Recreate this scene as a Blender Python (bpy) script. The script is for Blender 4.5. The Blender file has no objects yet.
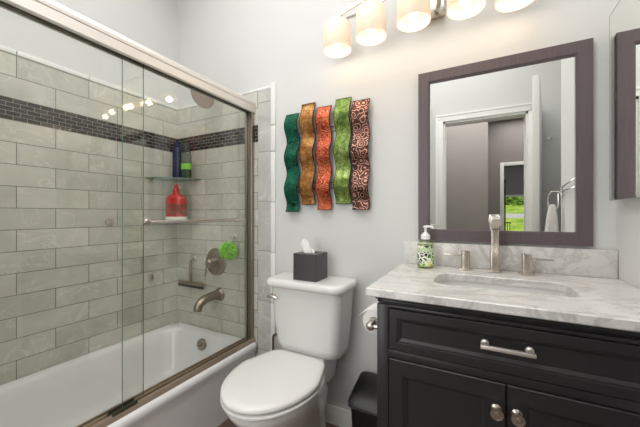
import bpy, bmesh, math, random
from mathutils import Vector, Matrix
random.seed(4)
PI = math.pi
SC = bpy.context.scene
COL = SC.collection

# ------------------------------------------------------------------ camera, world, lights, exposure
cam_d = bpy.data.cameras.new('camera')
cam_d.sensor_width = 36.0
cam_d.lens = 36.0 * 299.0 / 640.0
cam_d.clip_start = 0.02
cam = bpy.data.objects.new('camera', cam_d)
COL.objects.link(cam)
cam.location = (0, 0, 1.13)
cam.rotation_euler = (PI / 2, 0, math.radians(27.85))
SC.camera = cam

SC.view_settings.view_transform = 'Standard'
SC.view_settings.look = 'None'
SC.view_settings.gamma = 1.0
SC.view_settings.use_curve_mapping = False
SC.view_settings.exposure = 0.0

world = bpy.data.worlds.new('sky')
SC.world = world
world.use_nodes = True
wn = world.node_tree.nodes
wn.clear()
w_out = wn.new('ShaderNodeOutputWorld')
w_bg = wn.new('ShaderNodeBackground')
w_sky = wn.new('ShaderNodeTexSky')
w_sky.sky_type = 'HOSEK_WILKIE'
w_sky.sun_direction = (0.3, 0.5, 0.8)
w_sky.turbidity = 3.0
w_bg.inputs['Strength'].default_value = 0.8
world.node_tree.links.new(w_sky.outputs[0], w_bg.inputs[0])
world.node_tree.links.new(w_bg.outputs[0], w_out.inputs[0])


def area_light(name, loc, rot, sx, sy, power, color=(1, 1, 1)):
    d = bpy.data.lights.new(name, 'AREA')
    d.shape = 'RECTANGLE'
    d.size, d.size_y = sx, sy
    d.energy = power
    d.color = color
    o = bpy.data.objects.new(name, d)
    COL.objects.link(o)
    o.location = loc
    o.rotation_euler = rot
    return o


sun_d = bpy.data.lights.new('sun', 'SUN')
sun_d.energy = 4.5
sun_d.angle = 0.02
sun = bpy.data.objects.new('sun', sun_d)
COL.objects.link(sun)
sun.rotation_euler = (math.radians(-42), 0, math.radians(-15))
area_light('ceiling_fill_light', (-0.62, 0.45, 2.86), (0, 0, 0), 2.05, 1.4, 26, (1.0, 0.99, 0.98))  # unseen fill from above, added to brighten the room evenly
area_light('side_fill_light', (-0.80, -0.372, 1.35), (math.radians(90), 0, 0), 0.62, 1.66, 9.8, (0.98, 0.99, 1.0))  # unseen soft fill behind the camera, added to even out brightness
area_light('hall_fill_light', (0.0, -1.0, 2.86), (0, 0, 0), 1.6, 0.6, 34, (1.0, 0.97, 0.95))  # unseen fill, added to brighten the hall walls in the mirror
area_light('far_hall_fill_light', (0.7, -3.0, 2.86), (0, 0, 0), 0.7, 1.0, 14, (1.0, 0.97, 0.95))  # unseen area light without a fixture, brightens the far hall
area_light('far_room_fill_light', (0.8, -5.0, 2.80), (0, 0, 0), 1.5, 1.5, 22, (0.9, 0.95, 1.0))  # unseen area light without a fixture, brightens the far room


# ------------------------------------------------------------------ materials
def lin(h):
    h = h.lstrip('#')
    out = []
    for i in (0, 2, 4):
        c = int(h[i:i + 2], 16) / 255
        out.append(c / 12.92 if c <= 0.04045 else ((c + 0.055) / 1.055) ** 2.4)
    return (*out, 1.0)


class Mat:
    def __init__(s, name, color='#cccccc', rough=0.5, metal=0.0, **kw):
        s.m = bpy.data.materials.new(name)
        s.m.use_nodes = True
        s.nt = s.m.node_tree
        s.n = s.nt.nodes
        s.b = s.n['Principled BSDF']
        s.out = s.n['Material Output']
        s.set('Base Color', lin(color) if isinstance(color, str) else color)
        s.set('Roughness', rough)
        s.set('Metallic', metal)
        for k, v in kw.items():
            s.set(k.replace('_', ' '), v)

    def set(s, k, v):
        s.b.inputs[k].default_value = v

    def new(s, t, **kw):
        n = s.n.new(t)
        for k, v in kw.items():
            if k.startswith('_'):
                setattr(n, k[1:], v)
            else:
                n.inputs[k.replace('_', ' ')].default_value = v
        return n

    def link(s, a, b):
        s.nt.links.new(a, b)

    def coord(s, scale=(1, 1, 1), loc=(0, 0, 0), swz=None):
        tc = s.new('ShaderNodeTexCoord')
        src = tc.outputs['Object']
        if swz:
            sp = s.new('ShaderNodeSeparateXYZ')
            s.link(src, sp.inputs[0])
            cb = s.new('ShaderNodeCombineXYZ')
            for i, a in enumerate(swz):
                s.link(sp.outputs['XYZ'.index(a)], cb.inputs[i])
            src = cb.outputs[0]
        mp = s.new('ShaderNodeMapping')
        mp.inputs['Scale'].default_value = scale
        mp.inputs['Location'].default_value = loc
        s.link(src, mp.inputs[0])
        return mp.outputs[0]

    def ramp(s, fac, stops):
        r = s.new('ShaderNodeValToRGB')
        e = r.color_ramp.elements
        while len(e) < len(stops):
            e.new(0.5)
        for i, (p, c) in enumerate(stops):
            e[i].position = p
            e[i].color = lin(c) if isinstance(c, str) else (c, c, c, 1)
        s.link(fac, r.inputs[0])
        return r.outputs[0]

    def bump(s, h, strength=0.2, dist=0.01, normal=None):
        b = s.new('ShaderNodeBump')
        b.inputs['Strength'].default_value = strength
        b.inputs['Distance'].default_value = dist
        s.link(h, b.inputs['Height'])
        s.link(b.outputs[0], s.b.inputs['Normal'])
        return b

    def noise(s, vec, scale, detail=3, rough=0.5, dist=0.0):
        n = s.new('ShaderNodeTexNoise')
        n.inputs['Scale'].default_value = scale
        n.inputs['Detail'].default_value = detail
        n.inputs['Roughness'].default_value = rough
        n.inputs['Distortion'].default_value = dist
        s.link(vec, n.inputs['Vector'])
        return n.outputs['Fac']

    def mix(s, fac, a, b, mode='MIX'):
        m = s.new('ShaderNodeMix')
        m.data_type = 'RGBA'
        m.blend_type = mode
        for idx, v in ((0, fac), (6, a), (7, b)):
            if isinstance(v, (int, float)):
                m.inputs[idx].default_value = v
            elif isinstance(v, (str, tuple)):
                m.inputs[idx].default_value = lin(v) if isinstance(v, str) else v
            else:
                s.link(v, m.inputs[idx])
        return m.outputs[2]


def wall_paint(name, color, rough=0.6):
    m = Mat(name, color, rough)
    v = m.coord()
    n = m.noise(v, 90, 3)
    m.bump(n, 0.12, 0.004)
    return m.m


M = {}
M['wall'] = wall_paint('light_grey_wall_paint', '#d6d6d4')
M['ceiling'] = wall_paint('white_ceiling_paint', '#e8e7e5')
M['hall'] = wall_paint('taupe_hall_paint', '#8f8985')
M['white_trim'] = Mat('white_gloss_trim', '#eae9e6', 0.3).m
M['door'] = Mat('white_door_paint', '#eeedea', 0.35).m
M['porcelain'] = Mat('white_porcelain', '#e4e3e1', 0.12, IOR=1.5, Coat_Weight=0.3).m
M['seat_plastic'] = Mat('white_seat_plastic', '#e6e5e2', 0.22).m
M['tub'] = Mat('white_tub_enamel', '#e6e5e6', 0.14, Coat_Weight=0.3).m
M['bullnose'] = Mat('white_bullnose', '#e6e6e3', 0.2).m


def brushed(name, color, rough):
    m = Mat(name, color, rough, 1.0)
    v = m.coord((1, 1, 1))
    n = m.noise(v, 220, 2)
    m.bump(n, 0.03, 0.002)
    return m.m


M['nickel'] = brushed('brushed_nickel', '#c9c2b8', 0.27)
M['pale_nickel'] = brushed('pale_satin_nickel', '#e6e0da', 0.5)
M['dark_nickel'] = brushed('darker_brushed_nickel', '#a2988a', 0.3)
M['chrome'] = Mat('chrome', '#d8d8d8', 0.1, 1.0).m
M['rubber'] = Mat('black_rubber', '#161616', 0.5).m
M['black_plastic'] = Mat('black_plastic', '#0a0a0b', 0.36).m
M['track'] = brushed('bronze_tinted_nickel', '#c4b2a0', 0.5)
M['seal'] = Mat('dark_track_channel', '#4c4a3c', 0.5, 0.6).m


def tile_mat(name, swz, off, bw=0.302, rh=0.1043, shift=0.5, base=('#c2c0b5', '#d6d4c9')):
    m = Mat(name, '#bbb9af', 0.16)
    v = m.coord(loc=off, swz=swz)
    br = m.new('ShaderNodeTexBrick', _offset=shift, _offset_frequency=2, _squash=1.0, _squash_frequency=2)
    br.inputs['Scale'].default_value = 1.0
    br.inputs['Color1'].default_value = (0, 0, 0, 1)
    br.inputs['Color2'].default_value = (1, 1, 1, 1)
    br.inputs['Mortar'].default_value = (0.5, 0.5, 0.5, 1)
    br.inputs['Mortar Size'].default_value = 0.0016
    br.inputs['Mortar Smooth'].default_value = 0.15
    br.inputs['Brick Width'].default_value = bw
    br.inputs['Row Height'].default_value = rh
    m.link(v, br.inputs['Vector'])
    # each tile shows its own piece of stone
    add = m.new('ShaderNodeVectorMath', _operation='MULTIPLY_ADD')
    m.link(br.outputs['Color'], add.inputs[0])
    add.inputs[1].default_value = (7.3, 4.1, 9.7)
    m.link(v, add.inputs[2])
    n1 = m.noise(add.outputs[0], 5.5, 4, 0.55, 0.8)
    col = m.ramp(n1, [(0.3, base[0]), (0.7, base[1])])
    n2 = m.noise(add.outputs[0], 3.2, 3, 0.5, 1.6)
    ve = m.ramp(n2, [(0.487, 0.0), (0.5, 1.0), (0.513, 0.0)])
    col = m.mix(m_scale(m, ve, 0.45), col, '#ebe9e0')
    tone = m.ramp(br.outputs['Color'], [(0.0, '#efefef'), (1.0, '#ffffff')])
    col = m.mix(1.0, col, tone, 'MULTIPLY')
    col = m.mix(br.outputs['Fac'], col, '#6a6459')
    m.link(col, m.b.inputs['Base Color'])
    r = m.ramp(br.outputs['Fac'], [(0, 0.16), (1, 0.7)])
    m.link(r, m.b.inputs['Roughness'])
    inv = m.ramp(br.outputs['Fac'], [(0, 1.0), (1, 0.0)])
    m.bump(inv, 0.5, 0.002)
    return m.m


def m_scale(m, sock, f):
    t = m.new('ShaderNodeMath', _operation='MULTIPLY')
    m.link(sock, t.inputs[0])
    t.inputs[1].default_value = f
    return t.outputs[0]


def mosaic_mat(name, swz, off):
    m = Mat(name, '#333333', 0.14)
    v = m.coord(loc=off, swz=swz)
    br = m.new('ShaderNodeTexBrick', _offset=0.5, _offset_frequency=2, _squash=1.0, _squash_frequency=2)
    br.inputs['Scale'].default_value = 1.0
    br.inputs['Color1'].default_value = (0, 0, 0, 1)
    br.inputs['Color2'].default_value = (1, 1, 1, 1)
    br.inputs['Mortar'].default_value = (0.5, 0.5, 0.5, 1)
    br.inputs['Mortar Size'].default_value = 0.0011
    br.inputs['Mortar Smooth'].default_value = 0.1
    br.inputs['Brick Width'].default_value = 0.051
    br.inputs['Row Height'].default_value = 0.02086
    m.link(v, br.inputs['Vector'])
    c = m.ramp(br.outputs['Color'], [(0.0, '#151417'), (0.35, '#241f1f'), (0.7, '#2f2a2a'), (1.0, '#443c3a')])
    c = m.mix(br.outputs['Fac'], c, '#97938c')
    m.link(c, m.b.inputs['Base Color'])
    m.link(m.ramp(br.outputs['Fac'], [(0, 0.12), (1, 0.8)]), m.b.inputs['Roughness'])
    m.bump(m.ramp(br.outputs['Fac'], [(0, 1.0), (1, 0.0)]), 0.6, 0.002)
    return m.m


ZT = -0.0086
M['tile_left'] = tile_mat('stone_subway_tile_side', 'YZX', (-0.587 + 3.02, ZT, 0))
M['tile_back'] = tile_mat('stone_subway_tile_end', 'XZY', (1.81 + 3.02, ZT, 0))
M['tile_vert'] = tile_mat('stone_upright_tile', 'XZY', (5.5, 0.0070, 0), 1.0, 0.303, 0.0, base=('#bbbab5', '#cfcec9'))
M['mosaic_left'] = mosaic_mat('dark_glass_mosaic_side', 'YZX', (2.0, -1.5733 + 0.2086, 0))
M['mosaic_back'] = mosaic_mat('dark_glass_mosaic_end', 'XZY', (4.0, -1.5733 + 0.2086, 0))


def floor_mat():
    m = Mat('dark_wood_plank_floor', '#5a4a40', 0.35)
    v = m.coord()
    br = m.new('ShaderNodeTexBrick', _offset=0.37, _offset_frequency=2)
    br.inputs['Scale'].default_value = 1.0
    br.inputs['Color1'].default_value = lin('#5d4a3f')
    br.inputs['Color2'].default_value = lin('#7a6557')
    br.inputs['Mortar'].default_value = lin('#2a211c')
    br.inputs['Mortar Size'].default_value = 0.0015
    br.inputs['Brick Width'].default_value = 1.2
    br.inputs['Row Height'].default_value = 0.15
    m.link(v, br.inputs['Vector'])
    v2 = m.coord((2, 26, 1))
    n = m.noise(v2, 3, 5, 0.6, 0.6)
    c = m.mix(0.5, br.outputs['Color'], m.ramp(n, [(0.3, '#4a3a31'), (0.7, '#857062')]), 'MIX')
    m.link(c, m.b.inputs['Base Color'])
    return m.m


M['floor'] = floor_mat()


def marble_mat(name='white_grey_marble', seed=0.0):
    m = Mat(name, '#dcdad6', 0.13)
    v = m.coord((1, 1.5, 1), (seed, seed, 0))
    n1 = m.noise(v, 3.0, 6, 0.62, 1.4)
    v1 = m.ramp(n1, [(0.455, 0.0), (0.5, 1.0), (0.54, 0.0)])
    n2 = m.noise(v, 7.5, 6, 0.65, 1.8)
    v2 = m.ramp(n2, [(0.47, 0.0), (0.5, 0.8), (0.53, 0.0)])
    n3 = m.noise(v, 2.0, 4, 0.6, 0.5)
    base = m.ramp(n3, [(0.3, '#cfccc8'), (0.6, '#e4e2de')])
    c = m.mix(m_scale(m, v1, 0.45), base, '#97948f')
    c = m.mix(m_scale(m, v2, 0.32), c, '#a5a19b')
    m.link(c, m.b.inputs['Base Color'])
    return m.m


M['marble'] = marble_mat()


def wood_paint(name, color, rough=0.33):
    m = Mat(name, color, rough)
    v = m.coord((1, 1, 14), swz='XYZ')
    n = m.noise(v, 30, 3)
    m.bump(n, 0.05, 0.002)
    return m.m


M['espresso'] = wood_paint('espresso_black_paint', '#2b292b', 0.34)


def frame_mat():
    m = Mat('mauve_brown_frame', '#66585a', 0.4)
    v = m.coord((40, 40, 1.5))
    n = m.noise(v, 3, 4, 0.6)
    c = m.ramp(n, [(0.3, '#564a4c'), (0.7, '#63565a')])
    m.link(c, m.b.inputs['Base Color'])
    return m.m


M['frame'] = frame_mat()
M['mirror'] = Mat('mirror_silver', '#f4f6f4', 0.0, 1.0).m


def glass_mat(name, tint, rough=0.0, ior=1.45, boost=1.0):
    """clear pane: lets light through with a slight tint and reflects by its Fresnel gloss"""
    m = Mat(name)
    m.n.remove(m.b)
    tr = m.new('ShaderNodeBsdfTransparent')
    tr.inputs[0].default_value = (*tint, 1)
    gl = m.new('ShaderNodeBsdfGlossy')
    gl.inputs['Roughness'].default_value = rough
    # Schlick reflectance, the same from both sides of the pane
    lw = m.new('ShaderNodeLayerWeight')
    lw.inputs['Blend'].default_value = 0.5
    pw = m.new('ShaderNodeMath', _operation='POWER')
    m.link(lw.outputs['Facing'], pw.inputs[0])
    pw.inputs[1].default_value = 5.0
    r0 = ((ior - 1) / (ior + 1)) ** 2
    ma = m.new('ShaderNodeMath', _operation='MULTIPLY_ADD')
    m.link(pw.outputs[0], ma.inputs[0])
    ma.inputs[1].default_value = 1 - r0
    ma.inputs[2].default_value = r0
    mul = m_scale(m, ma.outputs[0], boost)
    mx = m.new('ShaderNodeMixShader')
    m.link(mul, mx.inputs[0])
    m.link(tr.outputs[0], mx.inputs[1])
    m.link(gl.outputs[0], mx.inputs[2])
    m.link(mx.outputs[0], m.out.inputs[0])
    return m.m


M['door_glass'] = glass_mat('shower_door_glass', (0.980, 0.986, 0.968), 0.0, 1.5)
M['glass_edge'] = Mat('green_glass_edge', '#5d7468', 0.1).m
M['shelf_glass'] = glass_mat('shelf_glass', (0.80, 0.90, 0.86), 0.0, 1.5)
M['clear_bottle'] = glass_mat('clear_grey_bottle', (0.62, 0.66, 0.64), 0.02, 1.5)
M['window_glass'] = glass_mat('window_pane_glass', (0.98, 0.98, 0.98), 0.0, 1.45)


def shade_mat():
    m = Mat('opal_shade_glass', '#ecdcc4', 0.3)
    # lit opal glass: gives off its own soft warm light
    m.set('Emission Color', (1.0, 0.80, 0.60, 1))
    m.set('Emission Strength', 0.22)
    return m.m


M['shade'] = shade_mat()
bm_ = Mat('lamp_bulb', '#ffffff', 0.4)
bm_.set('Emission Color', (1.0, 0.88, 0.70, 1))
bm_.set('Emission Strength', 2.2)
M['bulb'] = bm_.m

M['grey_leather'] = Mat('dark_grey_leatherette', '#423f40', 0.38).m
M['tissue'] = Mat('white_tissue_paper', '#f4f3f0', 0.9).m
M['paper'] = Mat('toilet_paper', '#efeeeb', 0.95).m
M['cloth_white'] = None
m = Mat('white_terry', '#f2f1ef', 0.95)
m.bump(m.noise(m.coord(), 400, 2), 0.5, 0.004)
M['cloth_white'] = m.m
M['red_bottle'] = Mat('translucent_red_plastic', '#c01216', 0.12, Coat_Weight=0.6).m
M['red_label'] = Mat('dark_red_label', '#5c1d1c', 0.4).m
m = Mat('green_berry_label', '#4d6a48', 0.4)
m.link(m.ramp(m.noise(m.coord(), 55, 3), [(0.44, '#b01418'), (0.50, '#1f3d28'), (0.56, '#5f7f58'), (0.60, '#b01418')]), m.b.inputs['Base Color'])
M['berry'] = m.m
M['white_liquid'] = Mat('white_label', '#eceae2', 0.5).m
M['blue_bottle'] = Mat('navy_blue_bottle', '#172248', 0.22).m
M['lime_label'] = Mat('lime_green_label', '#7fc342', 0.45).m
M['dark_cap'] = Mat('dark_grey_cap', '#3b4146', 0.35).m
m = Mat('lime_green_mesh', '#86e01c', 0.6)
m.link(m.ramp(m.noise(m.coord(), 60, 3), [(0.35, '#74d018'), (0.65, '#bdf560')]), m.b.inputs['Base Color'])
M['lime'] = m.m
M['white_plastic'] = Mat('white_pump_plastic', '#f0f0ee', 0.3).m
m = Mat('patterned_soap_label', '#ffffff', 0.35)
v = m.coord()
vo = m.new('ShaderNodeTexVoronoi', _feature='DISTANCE_TO_EDGE')
vo.inputs['Scale'].default_value = 62
m.link(v, vo.inputs['Vector'])
leaf = m.ramp(vo.outputs['Distance'], [(0.0, 1.0), (0.08, 1.0), (0.12, 0.0)])
nz = m.ramp(m.noise(v, 20, 2), [(0.40, '#14241c'), (0.48, '#2f6a2c'), (0.55, '#7fb032'), (0.62, '#d3d92f')])
m.link(m.mix(leaf, nz, '#f1f1e2'), m.b.inputs['Base Color'])
M['soap_label'] = m.m


def art_mat(name, cols, scale=1.0, seed=0.0):
    m = Mat(name, cols[1], 0.30, 0.72)
    v = m.coord((1, 0.2, 1), (seed, 0, seed * 1.7))
    vo = m.new('ShaderNodeTexVoronoi', _feature='F1')
    vo.inputs['Scale'].default_value = 26 * scale
    vo.inputs['Randomness'].default_value = 0.75
    m.link(v, vo.inputs['Vector'])
    # curls: rings around scattered centres
    ring = m_scale(m, vo.outputs['Distance'], 26.0)
    wob = m.new('ShaderNodeMath', _operation='ADD')
    m.link(ring, wob.inputs[0])
    m.link(m_scale(m, m.noise(v, 28, 3), 13.0), wob.inputs[1])
    sn = m.new('ShaderNodeMath', _operation='SINE')
    m.link(wob.outputs[0], sn.inputs[0])
    line = m.ramp(sn.outputs[0], [(0.35, 0.0), (0.85, 1.0)])
    body = m.ramp(m.noise(v, 17, 5, 0.7), [(0.36, cols[0]), (0.5, cols[1]), (0.64, cols[2])])
    c = m.mix(m_scale(m, line, 0.8), body, cols[3])
    m.link(c, m.b.inputs['Base Color'])
    m.bump(line, 0.35, 0.002)
    return m.m


M['art_green'] = art_mat('emerald_metallic', ('#031a15', '#093f32', '#14654c', '#2b8260'), 1.3, 0.3)
M['art_gold'] = art_mat('amber_metallic', ('#7c4c24', '#a9743a', '#d4a668', '#5c3214'), 1.5, 1.1)
M['art_red'] = art_mat('red_orange_metallic', ('#6e1c0e', '#a2341a', '#cc6034', '#d88c68'), 1.3, 2.3)
M['art_lime'] = art_mat('lime_metallic', ('#4c6222', '#788f42', '#aabb74', '#2e421c'), 1.6, 3.7)
M['art_brown'] = art_mat('chocolate_copper_metallic', ('#2c1812', '#43241d', '#5e392e', '#cf9f8c'), 1.0, 5.1)
M['art_edge'] = Mat('dark_bronze_edge', '#2a1d16', 0.4, 0.7).m
M['wire'] = Mat('black_wire', '#1c1a19', 0.4, 0.6).m

M['grass'] = None
m = Mat('lawn_grass', '#6f9a2a', 0.9)
m.link(m.ramp(m.noise(m.coord(), 1.6, 5), [(0.35, '#7fa62a'), (0.65, '#c4d860')]), m.b.inputs['Base Color'])
M['grass'] = m.m
M['drive'] = Mat('pale_concrete', '#c9c5bc', 0.8).m
m = Mat('hedge_leaves', '#3c5a22', 0.8)
m.link(m.ramp(m.noise(m.coord(), 5, 5), [(0.35, '#2c3f1a'), (0.65, '#7ea03a')]), m.b.inputs['Base Color'])
M['hedge'] = m.m
M['patio_black'] = Mat('black_patio_metal', '#202220', 0.5).m
M['fill_panel'] = Mat('fill_panel_white', '#f4f4f2', 0.5).m  # plain white of the panels added at the fill lights
M['stone_caulk'] = Mat('pale_edge', '#dcdad0', 0.5).m


# ------------------------------------------------------------------ helpers
def link(o):
    COL.objects.link(o)
    return o


def thing(name, label, cat, loc, group=None, kind=None):
    o = bpy.data.objects.new(name, None)
    o.empty_display_size = 0.05
    o.location = loc
    o['origin'] = list(loc)
    if label:
        o['label'] = label
    if cat:
        o['category'] = cat
    if group:
        o['group'] = group
    if kind:
        o['kind'] = kind
    return link(o)


def org(o):
    while o.parent:
        o = o.parent
    return Vector(o['origin'])


def obj(name, bm, mat, parent=None, loc=None, label=None, cat=None, group=None, kind=None, smooth=True, angle=35):
    """link one bmesh (built in world coordinates) as ONE mesh object"""
    bmesh.ops.remove_doubles(bm, verts=bm.verts, dist=1e-6)
    bmesh.ops.recalc_face_normals(bm, faces=bm.faces)
    o_ = org(parent) if parent else Vector(loc or (0, 0, 0))
    bmesh.ops.translate(bm, verts=bm.verts, vec=-o_)
    me = bpy.data.meshes.new(name)
    bm.to_mesh(me)
    bm.free()
    if smooth:
        me.polygons.foreach_set('use_smooth', [True] * len(me.polygons))
        me.set_sharp_from_angle(angle=math.radians(angle))
    mats = mat if isinstance(mat, (list, tuple)) else [mat]
    for mm in mats:
        me.materials.append(mm)
    o = bpy.data.objects.new(name, me)
    if parent:
        o.parent = parent
    else:
        o.location = o_
        o['origin'] = list(o_)
    if label:
        o['label'] = label
    if cat:
        o['category'] = cat
    if group:
        o['group'] = group
    if kind:
        o['kind'] = kind
    return link(o)


def B():
    return bmesh.new()


def box(bm, x0, x1, y0, y1, z0, z1, bev=0.0, seg=2):
    r = bmesh.ops.create_cube(bm, size=1.0)
    vs = r['verts']
    for v in vs:
        v.co = Vector(((x0 + x1) / 2 + v.co.x * (x1 - x0), (y0 + y1) / 2 + v.co.y * (y1 - y0), (z0 + z1) / 2 + v.co.z * (z1 - z0)))
    if bev > 0:
        es = list({e for v in vs for e in v.link_edges})
        bmesh.ops.bevel(bm, geom=es, offset=bev, segments=seg, affect='EDGES', profile=0.5)
    return bm


def bx(*a, **k):
    return box(B(), *a, **k)


def rings(bm, rs, closed=True, cap0=True, cap1=True, loop=False, mi=0):
    """skin a list of rings of equal point count"""
    vr = [[bm.verts.new(p) for p in r] for r in rs]
    n = len(rs[0])
    pairs = list(zip(vr, vr[1:])) + ([(vr[-1], vr[0])] if loop else [])
    for a, b in pairs:
        for i in range(n if closed else n - 1):
            j = (i + 1) % n
            f = bm.faces.new((a[i], a[j], b[j], b[i]))
            f.material_index = mi
    if not loop:
        if cap0 and len(vr[0]) > 2:
            bm.faces.new(vr[0]).material_index = mi
        if cap1 and len(vr[-1]) > 2:
            bm.faces.new(list(reversed(vr[-1]))).material_index = mi
    return bm


def rrect(x0, x1, y0, y1, r, n=6):
    """rounded rectangle points, CCW"""
    pts = []
    r = min(r, (x1 - x0) / 2 - 1e-4, (y1 - y0) / 2 - 1e-4)
    for cx, cy, a0 in ((x1 - r, y1 - r, 0), (x0 + r, y1 - r, 90), (x0 + r, y0 + r, 180), (x1 - r, y0 + r, 270)):
        for k in range(n + 1):
            a = math.radians(a0 + 90 * k / n)
            pts.append((cx + r * math.cos(a), cy + r * math.sin(a)))
    return pts


def at_z(pts, z):
    return [Vector((x, y, z)) for x, y in pts]


def lathe(bm, prof, c, axis='Z', n=28, cap0=True, cap1=True):
    """profile [(r, h)] turned about an axis through c"""
    rs = []
    for r, h in prof:
        ring = []
        for k in range(n):
            a = 2 * PI * k / n
            u, v = max(r, 1e-5) * math.cos(a), max(r, 1e-5) * math.sin(a)
            if axis == 'Z':
                p = (u, v, h)
            elif axis == 'Y':
                p = (u, h, v)
            else:
                p = (h, u, v)
            ring.append(Vector(c) + Vector(p))
        rs.append(ring)
    return rings(bm, rs, cap0=cap0, cap1=cap1)


def lathe_dir(bm, prof, c, d, n=24):
    d = Vector(d).normalized()
    q = d.to_track_quat('Z', 'Y')
    rs = [[Vector(c) + q @ Vector((max(r, 1e-5) * math.cos(2 * PI * k / n), max(r, 1e-5) * math.sin(2 * PI * k / n), h)) for k in range(n)] for r, h in prof]
    return rings(bm, rs)


def smooth_path(pts, sub=6):
    P = [Vector(p) for p in pts]
    if len(P) < 3:
        return P
    out = []
    for i in range(len(P) - 1):
        p0, p1, p2, p3 = P[max(i - 1, 0)], P[i], P[i + 1], P[min(i + 2, len(P) - 1)]
        for k in range(sub):
            t = k / sub
            out.append(0.5 * ((2 * p1) + (-p0 + p2) * t + (2 * p0 - 5 * p1 + 4 * p2 - p3) * t * t + (-p0 + 3 * p1 - 3 * p2 + p3) * t ** 3))
    out.append(P[-1])
    return out


def tube(bm, pts, r, n=12, smooth=False, sub=6):
    P = smooth_path(pts, sub) if smooth else [Vector(p) for p in pts]
    rad = r if isinstance(r, (list, tuple)) else None
    rs = []
    up = None
    for i, p in enumerate(P):
        d = (P[min(i + 1, len(P) - 1)] - P[max(i - 1, 0)]).normalized()
        if up is None:
            up = Vector((0, 0, 1)) if abs(d.z) < 0.9 else Vector((0, 1, 0))
        s = d.cross(up).normalized()
        up = s.cross(d).normalized()
        if rad:
            t = i / (len(P) - 1) * (len(rad) - 1)
            k = min(int(t), len(rad) - 2)
            rr = rad[k] + (rad[k + 1] - rad[k]) * (t - k)
        else:
            rr = r
        rs.append([p + s * rr * math.cos(2 * PI * k / n) + up * rr * math.sin(2 * PI * k / n) for k in range(n)])
    return rings(bm, rs)


def ico(bm, c, r, sub=2, sq=(1, 1, 1)):
    ret = bmesh.ops.create_icosphere(bm, subdivisions=sub, radius=r)
    for v in ret['verts']:
        v.co = Vector((v.co.x * sq[0], v.co.y * sq[1], v.co.z * sq[2])) + Vector(c)
    return ret['verts']


# ------------------------------------------------------------------ the room
XL, XR, YB, CZ = -1.955, 0.445, 1.463, 2.90
YF = -0.38            # wall with the doorway, room side
YA = -0.06            # near end of the tub alcove
TF = 0.008


def struct(name, bm, mat, parent=None, **k):
    if parent:
        return obj(name, bm, mat, parent, **k)
    return obj(name, bm, mat, None, kind='structure', **k)


struct('floor', bx(-3.0, 2.2, -7.3, 1.56, -0.08, 0.0), M['floor'])
struct('ceiling', bx(-3.0, 2.2, -7.3, 1.56, CZ, CZ + 0.08), M['ceiling'])
wb = struct('wall_back', bx(XL - 0.1, XR + 0.1, YB, YB + 0.1, 0, CZ), M['wall'])
XT = -1.203           # right limit of the horizontal tile courses
ZB, ZM0, ZM1, ZTOP = 0.30, 1.5733, 1.6776, 1.886
struct('tile_panel', bx(XL, XT, YB - TF, YB + 0.001, ZB, ZM0), M['tile_back'], wb)
struct('mosaic_band', bx(XL, XT, YB - TF, YB + 0.001, ZM0, ZM1), M['mosaic_back'], wb)
struct('tile_panel', bx(XL, XT, YB - TF, YB + 0.001, ZM1, ZTOP), M['tile_back'], wb)
struct('upright_tile_column', bx(XT + 0.0015, -1.105, YB - TF, YB + 0.001, 0.0, ZTOP + 0.012), M['tile_vert'], wb)
bm = B()
z = 0.0
zj = [0.0, 0.29, 0.593, 0.896, 1.199, 1.502, 1.66, 1.915]
for a, b in zip(zj, zj[1:]):
    box(bm, -1.1035, -1.07, YB - TF - 0.006, YB + 0.001, a + 0.0012, b - 0.0012, 0.005, 3)
struct('bullnose_trim', bm, M['bullnose'], wb)
struct('top_edge_trim', bx(XL, -1.1045, YB - TF - 0.002, YB + 0.001, ZTOP, ZTOP + 0.016, bev=0.004), M['bullnose'], wb)

wl = struct('wall_left', bx(XL - 0.1, XL - TF, YA - 0.1, YB + 0.1, 0, CZ), M['wall'])
struct('tile_panel', bx(XL - TF - 0.001, XL, YA, YB - TF, ZB, ZM0), M['tile_left'], wl)
struct('mosaic_band', bx(XL - TF - 0.001, XL, YA, YB - TF, ZM0, ZM1), M['mosaic_left'], wl)
struct('tile_panel', bx(XL - TF - 0.001, XL, YA, YB - TF, ZM1, ZTOP), M['tile_left'], wl)
bm = B()
yy = YA
for b in (0.29, 0.587, 0.889, 1.191, YB - TF):
    box(bm, XL - TF - 0.001, XL + 0.006, yy + 0.001, b - 0.001, ZTOP, ZTOP + 0.026, 0.005, 3)
    yy = b
struct('bullnose_trim', bm, M['bullnose'], wl)

XJ = 0.85            # wall step added behind the open door, made deep to let light in
bm = B()
box(bm, XR, XJ + 0.1, 0.62, YB + 0.1, 0, CZ)
box(bm, XJ, XJ + 0.1, YF - 0.12, 0.62, 0, CZ)
struct('wall_right', bm, M['wall'])
# alcove end wall (near end of the tub) and the wall with the doorway
struct('wall_alcove', bx(XL - 0.1, -1.20, YF - 0.12, YA, 0, CZ), M['wall'])
OX0, OX1, OZ = -0.312, 0.402, 2.058
bm = B()
box(bm, -1.20, OX0, YF - 0.12, YF, 0, CZ)
box(bm, OX1, XJ, YF - 0.12, YF, 0, CZ)
box(bm, OX0, OX1, YF - 0.12, YF, OZ, CZ)
struct('wall_front', bm, M['wall'])
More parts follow.
